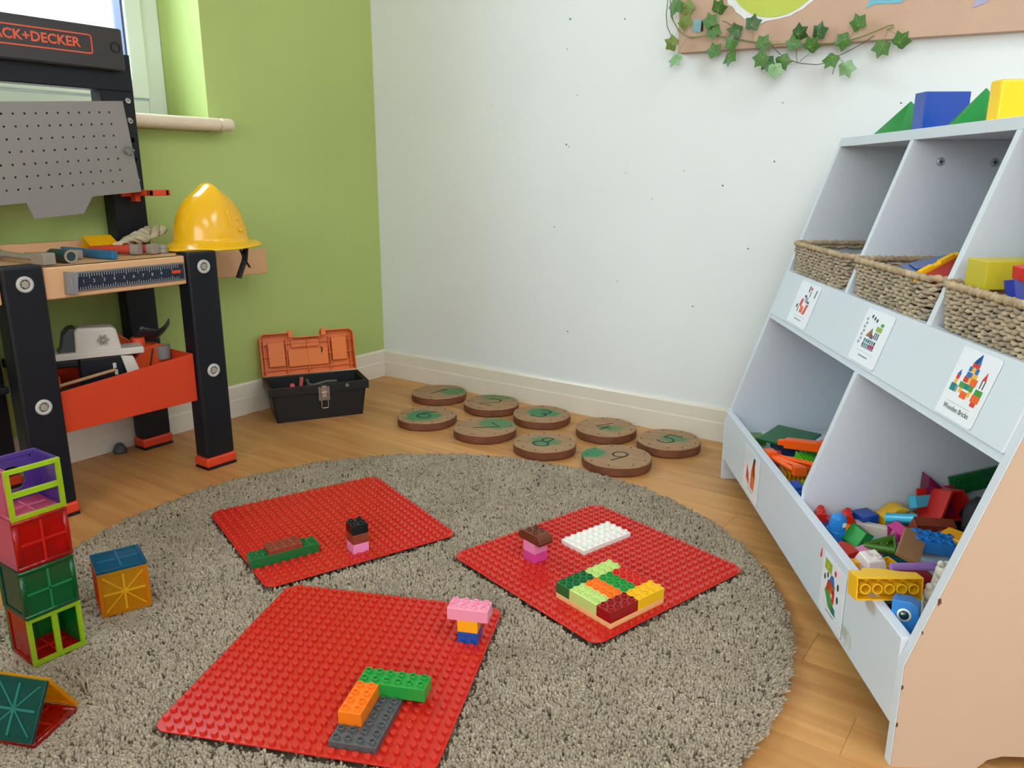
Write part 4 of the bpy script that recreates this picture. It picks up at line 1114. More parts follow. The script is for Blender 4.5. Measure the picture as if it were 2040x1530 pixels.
b = MB(); b.prism([(-1.248, .478), (-1.228, .474), (-1.222, .520), (-1.245, .524)], .326, .342, 'x'); b.box((.342, -1.243, .482), (.344, -1.236, .516)); b.build('sliding_square', mat('square_grey', (132, 132, 132), rough=.4), bench, bevel=.002)
# posts, cross beam, header with lettering


def post(y0, y1):
    # post with a column of round openings near its outer edge
    pitch, r, x0, x1 = .047, .0068, XP0, XP1
    oc = y1 - .016 if y0 > -1.2 else y0 + .016
    b = MB(); zs = [.660 + i * .047 for i in range(6)]
    n = 12
    def sheet(x, flip):
        zc0, zc1 = zs[0] - pitch / 2, zs[-1] + pitch / 2; hw = .014
        for z in zs:
            ring = [(oc + r * math.cos(2 * math.pi * (k + .5) / n), z + r * math.sin(2 * math.pi * (k + .5) / n)) for k in range(n)]
            sq = []
            for k in range(n):
                a = 2 * math.pi * (k + .5) / n; c_, s_ = math.cos(a), math.sin(a); q = min(hw / max(1e-6, abs(c_)), (pitch / 2) / max(1e-6, abs(s_)))
                sq.append((oc + c_ * q, z + s_ * q))
            for k in range(n):
                j = (k + 1) % n
                b.add([(x, *ring[k]), (x, *ring[j]), (x, *sq[j]), (x, *sq[k])], [(0, 1, 2, 3)])
            for cy_, cz_ in ((1, 1), (-1, 1), (-1, -1), (1, -1)):
                near = sorted(range(n), key=lambda k: (sq[k][0] - (oc + cy_ * hw)) ** 2 + (sq[k][1] - (z + cz_ * pitch / 2)) ** 2)[:2]
                b.add([(x, *sq[near[0]]), (x, oc + cy_ * hw, z + cz_ * pitch / 2), (x, *sq[near[1]])], [(0, 1, 2)])
        for ya, yb, za, zb in ((y0, oc - hw, .5, 1.0), (oc + hw, y1, .5, 1.0), (oc - hw, oc + hw, .5, zc0), (oc - hw, oc + hw, zc1, 1.0)):
            b.add([(x, ya, za), (x, yb, za), (x, yb, zb), (x, ya, zb)], [(0, 1, 2, 3)])
    sheet(x1, False); sheet(x0 + .028, True)
    for z in zs: b.lathe([(r, 0), (r, x1 - x0 - .028)], n, Matrix.Translation((x0 + .028, oc, z)) @ Matrix.Rotation(R(90), 4, 'Y') , smooth=True)
    for yy in (y0, y1): b.add([(x0 + .028, yy, .5), (x1, yy, .5), (x1, yy, 1.0), (x0 + .028, yy, 1.0)], [(0, 1, 2, 3)])
    b.add([(x0 + .028, y0, 1.0), (x1, y0, 1.0), (x1, y1, 1.0), (x0 + .028, y1, 1.0)], [(0, 1, 2, 3)])
    # return flange on the inner side
    yi = y0 if y0 > -1.2 else y1
    b.box((XP0, yi - .002, .5), (XP1 - .001, yi + .002, 1.0))
    return b.build('post', M_navy, bench)


post(-.976, -.896); post(-1.366, -1.286)
MB().box((.024, -1.366, .914), (.066, -.896, .999)).build('cross_beam', M_navy, bench, bevel=.003)
hd = MB().box((.040, -1.345, .958), (.088, -.921, 1.054)).build('header', mat('header_charcoal', (44, 42, 44), rough=.3, spec=.6), bench, bevel=.006, seg=3)
XH = .088
text_part('lettering', 'BLACK+DECKER', .0285, mat('logo_orange', (226, 92, 62), rough=.4), hd, Matrix.Translation((XH + .0004, -1.133, 1.0105)) @ Matrix.Rotation(R(90), 4, 'Z') @ Matrix.Rotation(R(90), 4, 'X'), .0004, .0007, 1.02)
b = MB(); W_, H_ = .272, .043
p1 = rrect(W_, H_, .007, 4); p2 = rrect(W_ - .006, H_ - .006, .0045, 4); n = len(p1)
vs = [(XH + .0002, -1.133 + a, 1.0105 + c_) for a, c_ in p1] + [(XH + .0002, -1.133 + a, 1.0105 + c_) for a, c_ in p2] + [(XH + .0009, -1.133 + a, 1.0105 + c_) for a, c_ in p1] + [(XH + .0009, -1.133 + a, 1.0105 + c_) for a, c_ in p2]
fs = []
for k in range(n):
    j = (k + 1) % n; fs += [(2 * n + k, 2 * n + j, 3 * n + j, 3 * n + k), (k, j, 2 * n + j, 2 * n + k), (n + k, n + j, 3 * n + j, 3 * n + k)]
b.add(vs, fs); b.build('logo_frame', MATS['logo_orange'], hd)
b = MB(); b.ring((XH - .001, -.942, 1.010), .0125, .0095, .003, 20, axis='x'); b.build('moulded_ring', M_navy, hd)
# grey pegboard hung slightly askew, with a real grid of holes
PR = Matrix.Translation((.125, -1.13, .745)) @ Matrix.Rotation(R(4.2), 4, 'X')     # local y = along the wall, z = up


def pegboard():
    b = MB(PR); pitch, pz, r = .0237, .0262, .0025; cols, rows = 13, 7; th = .004; n = 8
    y0, z0 = -cols * pitch / 2, -.066
    for i in range(cols):
        for j in range(rows):
            cy_, cz_ = y0 + (i + .5) * pitch, z0 + (j + .5) * pz
            ring = [(cy_ + r * math.cos(2 * math.pi * (k + .5) / n), cz_ + r * math.sin(2 * math.pi * (k + .5) / n)) for k in range(n)]
            cor = [(cy_ + pitch / 2, cz_ + pz / 2), (cy_ - pitch / 2, cz_ + pz / 2), (cy_ - pitch / 2, cz_ - pz / 2), (cy_ + pitch / 2, cz_ - pz / 2)]
            vs = [(0, *p) for p in ring] + [(0, *p) for p in cor] + [(-th, *p) for p in ring] + [(-th, *p) for p in cor]
            fs = []
            for c_ in range(4):
                k0, k1, k2 = (2 * c_ - 0) % n, (2 * c_ + 1) % n, (2 * c_ + 2) % n
                fs += [(8 + c_, k1, k0), (8 + c_, 8 + (c_ + 1) % 4, k2, k1)]
            fs += [tuple(q + 12 for q in f)[::-1] for f in fs] + [(k, (k + 1) % n, 12 + (k + 1) % n, 12 + k) for k in range(n)]
            b.add(vs, fs)
    Y0, Y1, Z0, Z1 = y0, -y0, z0, z0 + rows * pz
    L, Rr, T_, Bt = -.192, .186, .129, -.082
    for p in ([(L, Bt), (Y0, Bt), (Y0, T_), (L, T_)], [(Y1, Bt), (Rr, Bt), (Rr - .006, T_), (Y1, T_)], [(Y0, Z1), (Y1, Z1), (Y1, T_), (Y0, T_)], [(Y0, Bt), (Y1, Bt), (Y1, Z0), (Y0, Z0)],
              [(-.075, -.118), (.036, -.118), (.064, Bt), (-.085, Bt)]):
        b.prism(p, -th, 0, 'x')
    return b.build('pegboard', M_peg, bench)


pb = pegboard()
MB(PR).box((-.012, -.15, -.062), (-.0085, .15, .115)).build('backing_sheet', M_navy, pb)  # added dark sheet: stands in for the shade seen through the holes
b = MB(PR); b.lathe([(.010, 0), (.010, .006), (.007, .009), (0, .009)], 12, Matrix.Translation((.0, .170, .016)) @ Matrix.Rotation(R(90), 4, 'Y'), smooth=False)
for k in range(6):
    t = 2 * math.pi * k / 6; b.cyl((.006, .170 + .0085 * math.cos(t), .016 + .0085 * math.sin(t)), .003, .005, 8, axis='x')
b.build('knob', mat('knob_grey', (120, 120, 116), rough=.4), pb)
b = MB(); b.box((.066, -1.25, .84), (.122, -1.235, .86)); b.box((.066, -1.02, .845), (.122, -1.005, .865)); b.box((.066, -1.05, .69), (.122, -.99, .71)); b.build('pegboard_bracket', M_navy, pb)
b = MB(); b.box((.064, -.935, .667), (.150, -.922, .681)); b.box((.064, -.935, .652), (.090, -.922, .668)); b.box((.142, -.935, .667), (.150, -.880, .681)); b.box((.120, -.890, .667), (.150, -.876, .681)); b.build('orange_hook', M_orf, bench, bevel=.002)
b = MB(); b.box((.062, -.960, .6645), (.070, -.914, .685)); b.build('hook_plate', M_orf, bench, bevel=.001)
for y_, z in ((-.913, .7045), (-.913, .8455), (-.913, .8925)):
    b = MB(); T = Matrix.Translation((.064, y_, z)) @ Matrix.Rotation(R(90), 4, 'Y'); b.ring((0, 0, 0), .0056, .0034, .005, 12, T); b.build('post_nut', M_gpl, bench)
# orange tray between the legs
b = MB(); t = .004; TY0, TY1, TX0, TX1, TZ0 = -1.284, -.968, .09, .322, .182
b.prism([(TY0, TZ0), (TY1, TZ0), (TY1, .300), (TY0, .272)], TX1 - t, TX1, 'x'); b.prism([(TY0, TZ0), (TY1, TZ0), (TY1, .300), (TY0, .272)], TX0, TX0 + t, 'x')
b.box((TX0 + t, TY0, TZ0), (TX1 - t, TY1, TZ0 + t)); b.box((TX0 + t, TY0, TZ0 + t), (TX1 - t, TY0 + t, .272)); b.box((TX0 + t, TY1 - t, TZ0 + t), (TX1 - t, TY1, .300))
b.build('tool_tray', M_orb, bench, bevel=.001)
MB().box((.062, -1.76, .285), (.30, -1.37, .300)).build('lower_shelf', M_navy, bench, bevel=.003)
MB().box((.062, -1.286, .29), (.086, -.976, .31)).build('rear_rail', M_navy, bench, bevel=.002)
leg(-1.76, -1.68, .285, .335, .542, (.506, .252)); leg(-1.76, -1.68, XP0, XP1, .50, ())

# ------------------------------------------------------------------ tools lying on the workbench
ZB = .5345
M_wg = mat('worn_grey_plastic', (150, 138, 128), rough=.5)
M_tg = mat('dark_teal_plastic', (32, 62, 62), rough=.4)
M_tb = mat('tool_blue', (38, 104, 150), rough=.4)
M_tr = mat('tool_red', (200, 72, 54), rough=.4)
b = MB(); b.tube([(-.12, 0, .012), (-.07, .004, .013), (.02, 0, .013), (.06, -.002, .013)], .012, 10, radii=[.016, .010, .0095, .010], flat=.7); b.cbox((.082, 0, .013), (.05, .026, .024)); b.ring((-.135, 0, .004), .024, .013, .016, 18)
o = b.build('toy_wrench', M_wg, bevel=.0015); place(o, (.190, -1.262, ZB + .0005), (0, 0, 4)); tag(o, 'grey plastic toy wrench at the left front of the bench top', 'toy wrench', 'toy tools on the bench top')
b = MB(); b.tube([(-.115, 0, .010), (-.05, 0, .012), (-.012, 0, .014)], .005, 10, radii=[.004, .006, .007]); o = b.build('toy_screwdriver', M_wg); place(o, (.215, -1.210, ZB), (0, 0, 3)); tag(o, 'toy screwdriver with a dark teal handle on the bench top', 'toy screwdriver', 'toy tools on the bench top')
b = MB(); b.tube([(-.012, 0, .0145), (.0, 0, .0145), (.06, 0, .0145), (.072, 0, .0145)], .0145, 14, radii=[.009, .0135, .0145, .0142]); b.build('handle', M_tg, o, world=False)
b = MB(); b.ring((.0705, 0, .0145), .0142, .010, .003, 14, axis='x'); b.build('end_ring', M_wg, o, world=False)
b = MB(); b.prism([(-.13, .006), (-.04, .004), (.0, -.006), (.05, -.008), (.09, -.002), (.09, .012), (.04, .016), (-.01, .014), (-.06, .014), (-.13, .012)], 0, .018); o = b.build('toy_pliers', M_tb, bevel=.003, seg=3); place(o, (.195, -1.120, ZB + .0005), (0, 0, 4)); tag(o, 'blue plastic handled toy plier lying on the bench top', 'toy pliers', 'toy tools on the bench top')
b = MB(); b.cbox((-.002, -.040, .010), (.045, .026, .02)); o2 = b.build('jaw', M_wg, o, bevel=.002, world=False)
for k, (x, y_, r_, lab) in enumerate(((.165, -1.052, 24, 'red and grey toy clamp beside the blue plier'), (.175, -1.008, 14, 'red and grey toy clamp nearest the yellow helmet'))):
    b = MB(); b.tube([(-.06, 0, .012), (0, .002, .013), (.055, 0, .013)], .012, 10, radii=[.008, .011, .013], flat=.8); o = b.build('toy_clamp', M_tr); place(o, (x, y_, ZB), (0, 0, r_)); tag(o, lab, 'toy clamp', 'toy tools on the bench top')
    b = MB(); b.prism(rrect(.024, .024, .006, 4), .055, .075, 'x', T=Matrix.Translation((0, 0, .013))); b.build('end_cap', M_wg, o, bevel=.002, world=False)
# yellow perforated bracket
b = MB(); pt = .0095
for i in range(7):
    for j in range(5):
        cx_, cy_ = (i - 3) * pt, (j - 2) * pt
        hole = (i in (0, 1, 5, 6) and j < 2) or (i == 3 and j == 0)
        h_ = pt / 2
        if not hole: b.box((cx_ - h_, cy_ - h_, 0), (cx_ + h_, cy_ + h_, .003))
        else:
            q = .0026
            b.box((cx_ - h_, cy_ - h_, 0), (cx_ + h_, cy_ - q, .003)); b.box((cx_ - h_, cy_ + q, 0), (cx_ + h_, cy_ + h_, .003)); b.box((cx_ - h_, cy_ - q, 0), (cx_ - q, cy_ + q, .003)); b.box((cx_ + q, cy_ - q, 0), (cx_ + h_, cy_ + q, .003))
b.box((-.033, -.024, -.014), (-.018, -.021, 0)); b.box((-.033, .021, -.030), (.033, .024, .0))
o = b.build('toy_bracket', plastic('plastic_tool_yellow', (246, 186, 20))); place(o, (.075, -1.030, ZB + .026), (24, 0, 84)); tag(o, 'yellow perforated bracket at the back of the bench top', 'toy bracket', 'toy tools on the bench top')
# cloth measuring tape, loosely coiled strip
M_tape2 = mat('cloth_tape', (184, 172, 144), rough=.8, var=.25, scale=70)
b = MB()
for s_ in range(3):
    pts = [(.02 * math.sin(k * .55 + s_ * 2.1) * .6, -.085 + k * .0085, .013 + .002 * k * .9 + .008 * math.sin(k * .8 + s_ * 2)) for k in range(20)]
    b.tube(pts, .009, 8, flat=.55, radii=[.009 + .002 * math.sin(k * 1.3 + s_) for k in range(20)])
o = b.build('measuring_tape', M_tape2); place(o, (.120, -.955, ZB + .0015), (0, 0, 18)); tag(o, 'twisted beige cloth measuring tape beside the helmet', 'measuring tape')
b = MB(); b.lathe([(0, 0), (.016, 0), (.017, .006), (.013, .009), (.016, .013), (.013, .019), (.006, .021), (0, .021)], 18); o = b.build('toy_bolt', mat('bolt_grey', (146, 142, 136), rough=.3), smooth=True); place(o, (.225, -.963, ZB)); tag(o, 'grey plastic toy bolt standing in front of the measuring tape', 'toy bolt', 'toy tools on the bench top')

# ------------------------------------------------------------------ yellow helmet
M_hel = mat('helmet_yellow', (240, 184, 18), rough=.16, spec=.55)
hel = empty('toy_helmet', (.222, -.822, .5365), R(90), 'shiny yellow toy safety helmet hanging over the right end of the bench', 'helmet')


def helmet():
    b = MB(); nu, nv = 60, 26; vs = []
    for j in range(nv + 1):
        t = j / nv
        for i in range(nu):
            a = 2 * math.pi * i / nu; ca, sa = math.cos(a), math.sin(a)
            # side profile: dome, then a flared brim
            if t < .84:
                q = t / .84; rr = .089 * math.sin(q * math.pi / 2 * .98) ** .92; z = .022 + .124 * math.cos(q * math.pi / 2) ** 1.05
            else:
                q = (t - .84) / .16; rr = .089 + .032 * q ** 1.15; z = .022 - .018 * q
            # pointed top towards the middle, ridge running front to back
            ridge = math.exp(-(rr * ca / .020) ** 2) * max(0, 1 - (rr / .09) ** 2.2) * .016
            z += ridge * (1 if t < .84 else 0)
            ex = 1.06 if t < .84 else 1.06 + .05 * max(0, ca) * (t - .84) / .16
            vs.append((rr * ca * ex, rr * sa * .92, z + (.005 * max(0, ca) if t > .9 else 0)))
    fs = [(j * nu + i, (j + 1) * nu + i, (j + 1) * nu + (i + 1) % nu, j * nu + (i + 1) % nu) for j in range(nv) for i in range(nu)]
    b.add(vs, fs, smooth=True)
    o = b.build('shell', M_hel, hel, world=False)
    md = o.modifiers.new('thick', 'SOLIDIFY'); md.thickness = .0025; md.offset = -1
    b = MB(); b.tube([(.008, -.046, .122), (.008, -.066, .092), (.008, -.080, .056)], .0035, 8, radii=[.001, .0042, .001]); b.build('rib', M_hel, hel, world=False)
    for p in ((.030, -.070, .074), (.034, -.078, .046)):
        b = MB(); b.sphere(p, .0045, 10); b.build('rivet', M_hel, hel, world=False)
    b = MB(); pts = [(.062, -.055, .012), (.050, -.062, -.030), (.024, -.066, -.074)]
    b.tube(pts, .008, 6, flat=.25); b.tube([(.032, -.062, .012), (.046, -.066, -.026), (.060, -.066, -.050)], .008, 6, flat=.25)
    b.build('chin_strap', mat('black_strap', (24, 24, 26), rough=.7), hel, world=False)


helmet()

# ------------------------------------------------------------------ tools in the orange tray
M_lw = mat('tool_white', (206, 200, 190), rough=.4)
M_ds = mat('tool_slate', (58, 66, 72), rough=.4)
dr = empty('toy_saw', (.205, -1.13, .187), 0, 'white and slate toy power saw standing in the orange tray', 'toy saw')
b = MB(); b.prism([(-.055, .128), (.045, .120), (.035, .185), (.028, .192), (-.045, .196), (-.052, .188)], -.025, .03, 'x', T=Matrix.Translation((.205, -1.118, .187))); b.build('housing', M_lw, dr, bevel=.006, seg=3)
b = MB(); b.prism([(-.10, .126), (-.05, .128), (-.046, .196), (-.062, .196), (-.075, .182), (-.082, .150)], -.03, .02, 'x', T=Matrix.Translation((.205, -1.118, .187))); b.build('rear_housing', M_ds, dr, bevel=.006, seg=3)
b = MB(); b.box((.180, -1.232, .312), (.240, -1.03, .328)); b.build('base_plate', M_lw, dr, bevel=.003)
b = MB(); b.box((.182, -1.168, .225), (.238, -1.075, .312)); b.box((.182, -1.235, .295), (.238, -1.168, .312)); b.build('battery_body', M_navy, dr, bevel=.004)
b = MB(); b.prism([(-1.082, .312), (-1.055, .308), (-1.03, .225), (-1.062, .225)], .20, .245, 'x'); b.build('handle', M_lw, dr, bevel=.003)
b = MB()
for k in range(6):
    t = 2 * math.pi * k / 6; b.cyl((.235, -1.113 + .009 * math.cos(t), .352 + .009 * math.sin(t)), .0035, .005, 8, axis='x')
b.cyl((.235, -1.113, .352), .005, .006, 10, axis='x'); b.build('knob', mat('knob_pale', (150, 144, 130), rough=.4), dr)
b = MB(); b.box((.238, -1.100, .284), (.2395, -1.093, .296)); b.box((.238, -1.098, .268), (.2395, -1.091, .280)); b.build('label_print', M_lw, dr)
b = MB(); b.box((.182, -1.16, .1865), (.238, -1.08, .226)); b.build('battery_foot', M_navy, dr)
dr.rotation_euler = (0, 0, R(-22)); dr.location.y -= .012
bk = MB(); bk.box((.16, -1.05, .1865), (.25, -.975, .231)); o = bk.build('tool_case', mat('case_dark', (70, 40, 40), rough=.5), bevel=.003); recenter(o); tag(o, 'dark box under the orange sander in the tray', 'tool case')
M_to = mat('tool_orange', (222, 82, 36), rough=.38)
b = MB(); b.prism([(-.05, 0), (.05, 0), (.05, .07), (.02, .088), (-.02, .085), (-.05, .06)], -.03, .03, 'x'); b.cyl((.0, -.015, .085), .016, .02, 14); o = b.build('toy_sander', M_to, bevel=.005, seg=3); place(o, (.195, -.996, .1865 + .0), (0, 0, 8)); o.location = (.205, -1.024, .232)
tag(o, 'orange toy sander body in the right of the orange tray', 'toy sander', 'toy power tools in the orange tray')
b = MB(); b.cyl((.028, .030, .048), .017, .03, 18, r2=.019); b.ring((.028, .030, .078), .019, .014, .003, 18); b.build('grey_nozzle', mat('nozzle_grey', (128, 128, 124), rough=.4), o, world=False)
b = MB(); b.tube([(.031, -.01, .0), (.032, -.012, .04), (.031, .0, .075), (.02, .01, .088)], .002, 6); b.build('seam', M_navy, o, world=False)
b = MB(); b.prism([(-.02, -.0), (.045, .0), (.03, .03), (.0, .075), (-.03, .07), (-.035, .03)], -.014, .014, 'x'); o = b.build('toy_drill', M_to, bevel=.006, seg=3); place(o, (.125, -1.040, .282), (18, 0, 0)); tag(o, 'orange toy drill grip sticking up behind the sander', 'toy drill', 'toy power tools in the orange tray')
b = MB(); b.cbox((0, 0, -.046), (.024, .05, .092)); b.build('drill_base', M_to, o, bevel=.003, world=False)
# black curled dust cup
b = MB(); n, m_ = 14, 6; vs = []
for i in range(n + 1):
    for j in range(m_ + 1):
        u, v = i / n * 2 - 1, j / m_ * 2 - 1
        vs.append((.028 * v, .045 * u * (1 - .12 * v * v), .020 * abs(u) ** 1.6 + .010 * v * v - .004 * u))
b.add(vs, [(i * (m_ + 1) + j, (i + 1) * (m_ + 1) + j, (i + 1) * (m_ + 1) + j + 1, i * (m_ + 1) + j + 1) for i in range(n) for j in range(m_)], smooth=True)
o = b.build('toy_scoop', mat('scoop_black', (36, 36, 40), rough=.25)); md = o.modifiers.new('t', 'SOLIDIFY'); md.thickness = .002; place(o, (.215, -.992, .330), (12, -34, 0)); tag(o, 'black curved plastic scoop on top of the orange sander', 'toy scoop')
b = MB(); b.box((.10, -1.275, .1868), (.17, -1.21, .270)); o = b.build('tool_case', M_to, bevel=.003); recenter(o); tag(o, 'orange box at the left end of the tray behind the leg', 'tool case', 'toy power tools in the orange tray')
b = MB(); b.tube([(0, -.09, .0), (0, .07, .004)], .004, 8); o = b.build('wooden_dowel', mat('dowel_wood', (176, 134, 98), rough=.6)); place(o, (.272, -1.205, .2762), (4, 0, 0)); tag(o, 'thin wooden rod lying across the left of the orange tray', 'rod')
b = MB(); b.box((.25, -1.275, .1868), (.30, -1.19, .262)); o = b.build('tool_case', mat('case_dark', (70, 40, 40), rough=.5), bevel=.003); recenter(o); tag(o, 'dark maroon box at the front left of the orange tray', 'tool case')

# ------------------------------------------------------------------ open toolbox by the baseboard
TB = Matrix.Translation((.2265, -.5045, 0)) @ Matrix.Rotation(math.atan2(.243, .143), 4, 'Z')     # x = along the front, y = towards the wall
tbx = empty('toolbox', (.2265, -.5045, 0), math.atan2(.243, .143), 'open black toolbox with an orange lid standing by the baseboard', 'toolbox')
M_blk = mat('toolbox_black', (18, 21, 24), rough=.42)
M_lid = mat('toolbox_lid_orange', (230, 116, 36), rough=.42)
w0, w1, dd, hh = .128, .143, .135, .106
b = MB(TB); t = .004
# tapered walls
def quadwall(b, pts, t_vec):
    q = [Vector(p) for p in pts]; w = [p + Vector(t_vec) for p in q]
    b.add([tuple(p) for p in q] + [tuple(p) for p in w], [(0, 1, 2, 3), (7, 6, 5, 4), (0, 4, 5, 1), (1, 5, 6, 2), (2, 6, 7, 3), (3, 7, 4, 0)])
quadwall(b, [(-w0, .006, 0), (w0, .006, 0), (w1, 0, hh), (-w1, 0, hh)], (0, t, 0)); quadwall(b, [(-w0, dd - .006, 0), (w0, dd - .006, 0), (w1, dd, hh), (-w1, dd, hh)], (0, -t, 0))
quadwall(b, [(-w0, .006, 0), (-w0, dd - .006, 0), (-w1, dd, hh), (-w1, 0, hh)], (t, 0, 0)); quadwall(b, [(w0, .006, 0), (w0, dd - .006, 0), (w1, dd, hh), (w1, 0, hh)], (-t, 0, 0))
b.box((-w0, .006, 0), (w0, dd - .006, .004)); b.build('body', M_blk, tbx)
b = MB(TB); e = .006; z0, z1 = hh - .022, hh + .004
for a, c_ in (((-w1 - e, -e), (w1 + e, .0)), ((-w1 - e, dd), (w1 + e, dd + e)), ((-w1 - e, 0), (-w1, dd)), ((w1, 0), (w1 + e, dd))): b.box((a[0], a[1], z0), (c_[0], c_[1], z1))
b.build('rim', M_blk, tbx, bevel=.0015)
lid = Matrix.Translation((0, dd + .002, hh + .008)) @ Matrix.Rotation(R(-14), 4, 'X')    # local z = up the open lid, y = away from the room
b = MB(TB @ lid); Lh = .132; wl = .146; t = .003
b.prism([(-wl, .0), (wl, 0), (wl, Lh - .012), (wl - .014, Lh), (.044, Lh), (.040, Lh - .016), (-.040, Lh - .016), (-.044, Lh), (-wl + .014, Lh), (-wl, Lh - .012)], .030, .034, 'y')
lo = b.build('lid', M_lid, tbx)
b = MB(TB @ lid)
b.box((-wl, 0, 0), (-wl + t, .03, Lh - .012)); b.box((wl - t, 0, 0), (wl, .03, Lh - .012)); b.box((-wl, 0, 0), (wl, .03, t)); b.box((-wl + .014, 0, Lh - t), (-.044, .03, Lh)); b.box((.044, 0, Lh - t), (wl - .014, .03, Lh)); b.box((-.04, 0, Lh - .019), (.04, .03, Lh - .016))
for s_ in (-1, 1):
    quadwall(b, [(s_ * wl, 0, Lh - .012), (s_ * wl, .03, Lh - .012), (s_ * (wl - .014), .03, Lh), (s_ * (wl - .014), 0, Lh)], (-s_ * t, 0, 0))
    b.box((s_ * .044, -.004, Lh - .016), (s_ * .058, .012, Lh + .006))
b.build('lid_rim', M_lid, lo)
for x0, x1, z0, z1, y0 in ((-.122, -.072, .028, .104, .010), (.075, .122, .034, .108, .010), (-.062, .062, .024, .078, .014), (-.05, .038, .084, .108, .020)):
    b = MB(TB @ lid); b.box((x0, y0, z0), (x1, .031, z1)); b.build('lid_panel', M_lid, lo, bevel=.0015)
for x in (-.134, -.066, .068, .132, 0):
    b = MB(TB @ lid); b.box((x - .0012, .012, .003), (x + .0012, .031, Lh - .02)); b.build('lid_rib', M_lid, lo)
for z in (.018, .06, .098):
    b = MB(TB @ lid); b.box((-wl + .003, .016, z - .0012), (wl - .003, .031, z + .0012)); b.build('lid_rib', M_lid, lo)
b = MB(TB @ lid); b.tube([(.042, .012, .062), (.044, .010, .074), (.040, .010, .080)], .0018, 6); b.build('lid_print', M_ink, lo)
M_chr = mat('chrome', (210, 206, 200), rough=.18, metal=1.)
b = MB(TB); yf = -e
b.box((-.006, yf - .003, .060), (.028, yf, .102)); lt = b.build('latch', mat('latch_grey', (130, 128, 124), rough=.4, metal=.5), tbx, bevel=.001)
b = MB(TB); b.box((.004, yf - .007, .070), (.018, yf - .003, .106)); b.box((.002, yf - .009, .084), (.020, yf - .006, .088)); b.build('latch_plate', M_chr, lt, bevel=.001)
b = MB(TB); b.tube([(.002, yf - .006, .080), (.001, yf - .008, .042), (.004, yf - .008, .038), (.018, yf - .008, .038), (.021, yf - .008, .042), (.020, yf - .006, .080)], .0014, 8); b.build('latch_wire', M_chr, lt)
b = MB(TB); b.ring((.082, yf - .0015, hh - .006), .0045, .003, .002, 12, axis='y'); b.build('logo_mark', M_gpl, tbx)
# things in the toolbox
b = MB(); b.tube([(0, -.04, .0), (0, .03, .004)], .007, 10); o = b.build('toy_screwdriver', PM['red']); o.matrix_basis = TB @ Matrix.Translation((-.075, .06, .084)) @ Matrix.Rotation(R(-35), 4, 'X'); tag(o, 'red toy screwdriver handle sticking up in the toolbox', 'toy screwdriver')
b = MB(); b.tube([(0, 0, 0), (.0, 0, .05)], .006, 10); o = b.build('toy_chisel', mat('tool_salmon', (196, 92, 84), rough=.4)); o.matrix_basis = TB @ Matrix.Translation((-.050, .05, .074)) @ Matrix.Rotation(R(8), 4, 'Y'); tag(o, 'salmon pink toy chisel handle upright in the toolbox', 'toy chisel')
b = MB(); b.tube([(-.03, 0, .02), (-.026, 0, .004), (-.01, 0, .0), (.03, 0, .008), (.06, 0, .006)], .005, 8); o = b.build('toy_hook_tool', mat('tool_olive', (74, 82, 70), rough=.4)); o.matrix_basis = TB @ Matrix.Translation((.0, .040, .098)); tag(o, 'dark olive hooked toy tool lying across the toolbox', 'toy tool')
b = MB(); b.box((-.115, .02, .0045), (.115, .115, .058)); b.T = Matrix.Identity(4)
bb = MB(TB); bb.box((-.112, .018, .0045), (.112, .118, .074)); o = bb.build('tool_insert', mat('insert_black', (22, 22, 24), rough=.6), bevel=.003); recenter(o); tag(o, 'black tray of small tools inside the toolbox', 'tool tray')

# ------------------------------------------------------------------ magnetic tiles on the rug
TC = {k: tint('tile_' + k, v, o_) for k, v, o_ in (('red', (214, 36, 28), .34), ('green', (18, 150, 84), .34), ('lime', (196, 228, 50), .55), ('purple', (140, 110, 200), .36), ('pink', (236, 140, 176), .4), ('blue', (30, 124, 164), .5), ('yellow', (246, 186, 24), .36), ('orange', (246, 104, 30), .45), ('teal', (20, 124, 114), .34))}
TR = {k: tint('tile_rib_' + k.name[5:], tuple(min(255, int(v * 1.02 + 8)) for v in c_), .62) for k, c_ in ((TC['red'], (214, 50, 40)), (TC['green'], (40, 160, 100)), (TC['blue'], (60, 140, 180)), (TC['yellow'], (250, 200, 40)), (TC['teal'], (50, 150, 140)), (TC['pink'], (240, 160, 190)))}
TSZ = .0765
TFRAME = {}


def bars(kind, s, th):
    """frame and bars of one tile in its own plane"""
    b = MB(); e = s / 2 - .0002; w = .0065; t = th / 2
    b.box((-e, -e, -t), (e, -e + w, t)); b.box((-e, e - w, -t), (e, e, t)); b.box((-e, -e + w, -t), (-e + w, e - w, t)); b.box((e - w, -e + w, -t), (e, e - w, t))
    if kind == 'hwindow': b.box((-e + w, -.004, -t), (e - w, .004, t))
    if kind == 'vwindow': b.box((-.004, -e + w, -t), (.004, e - w, t))
    return b


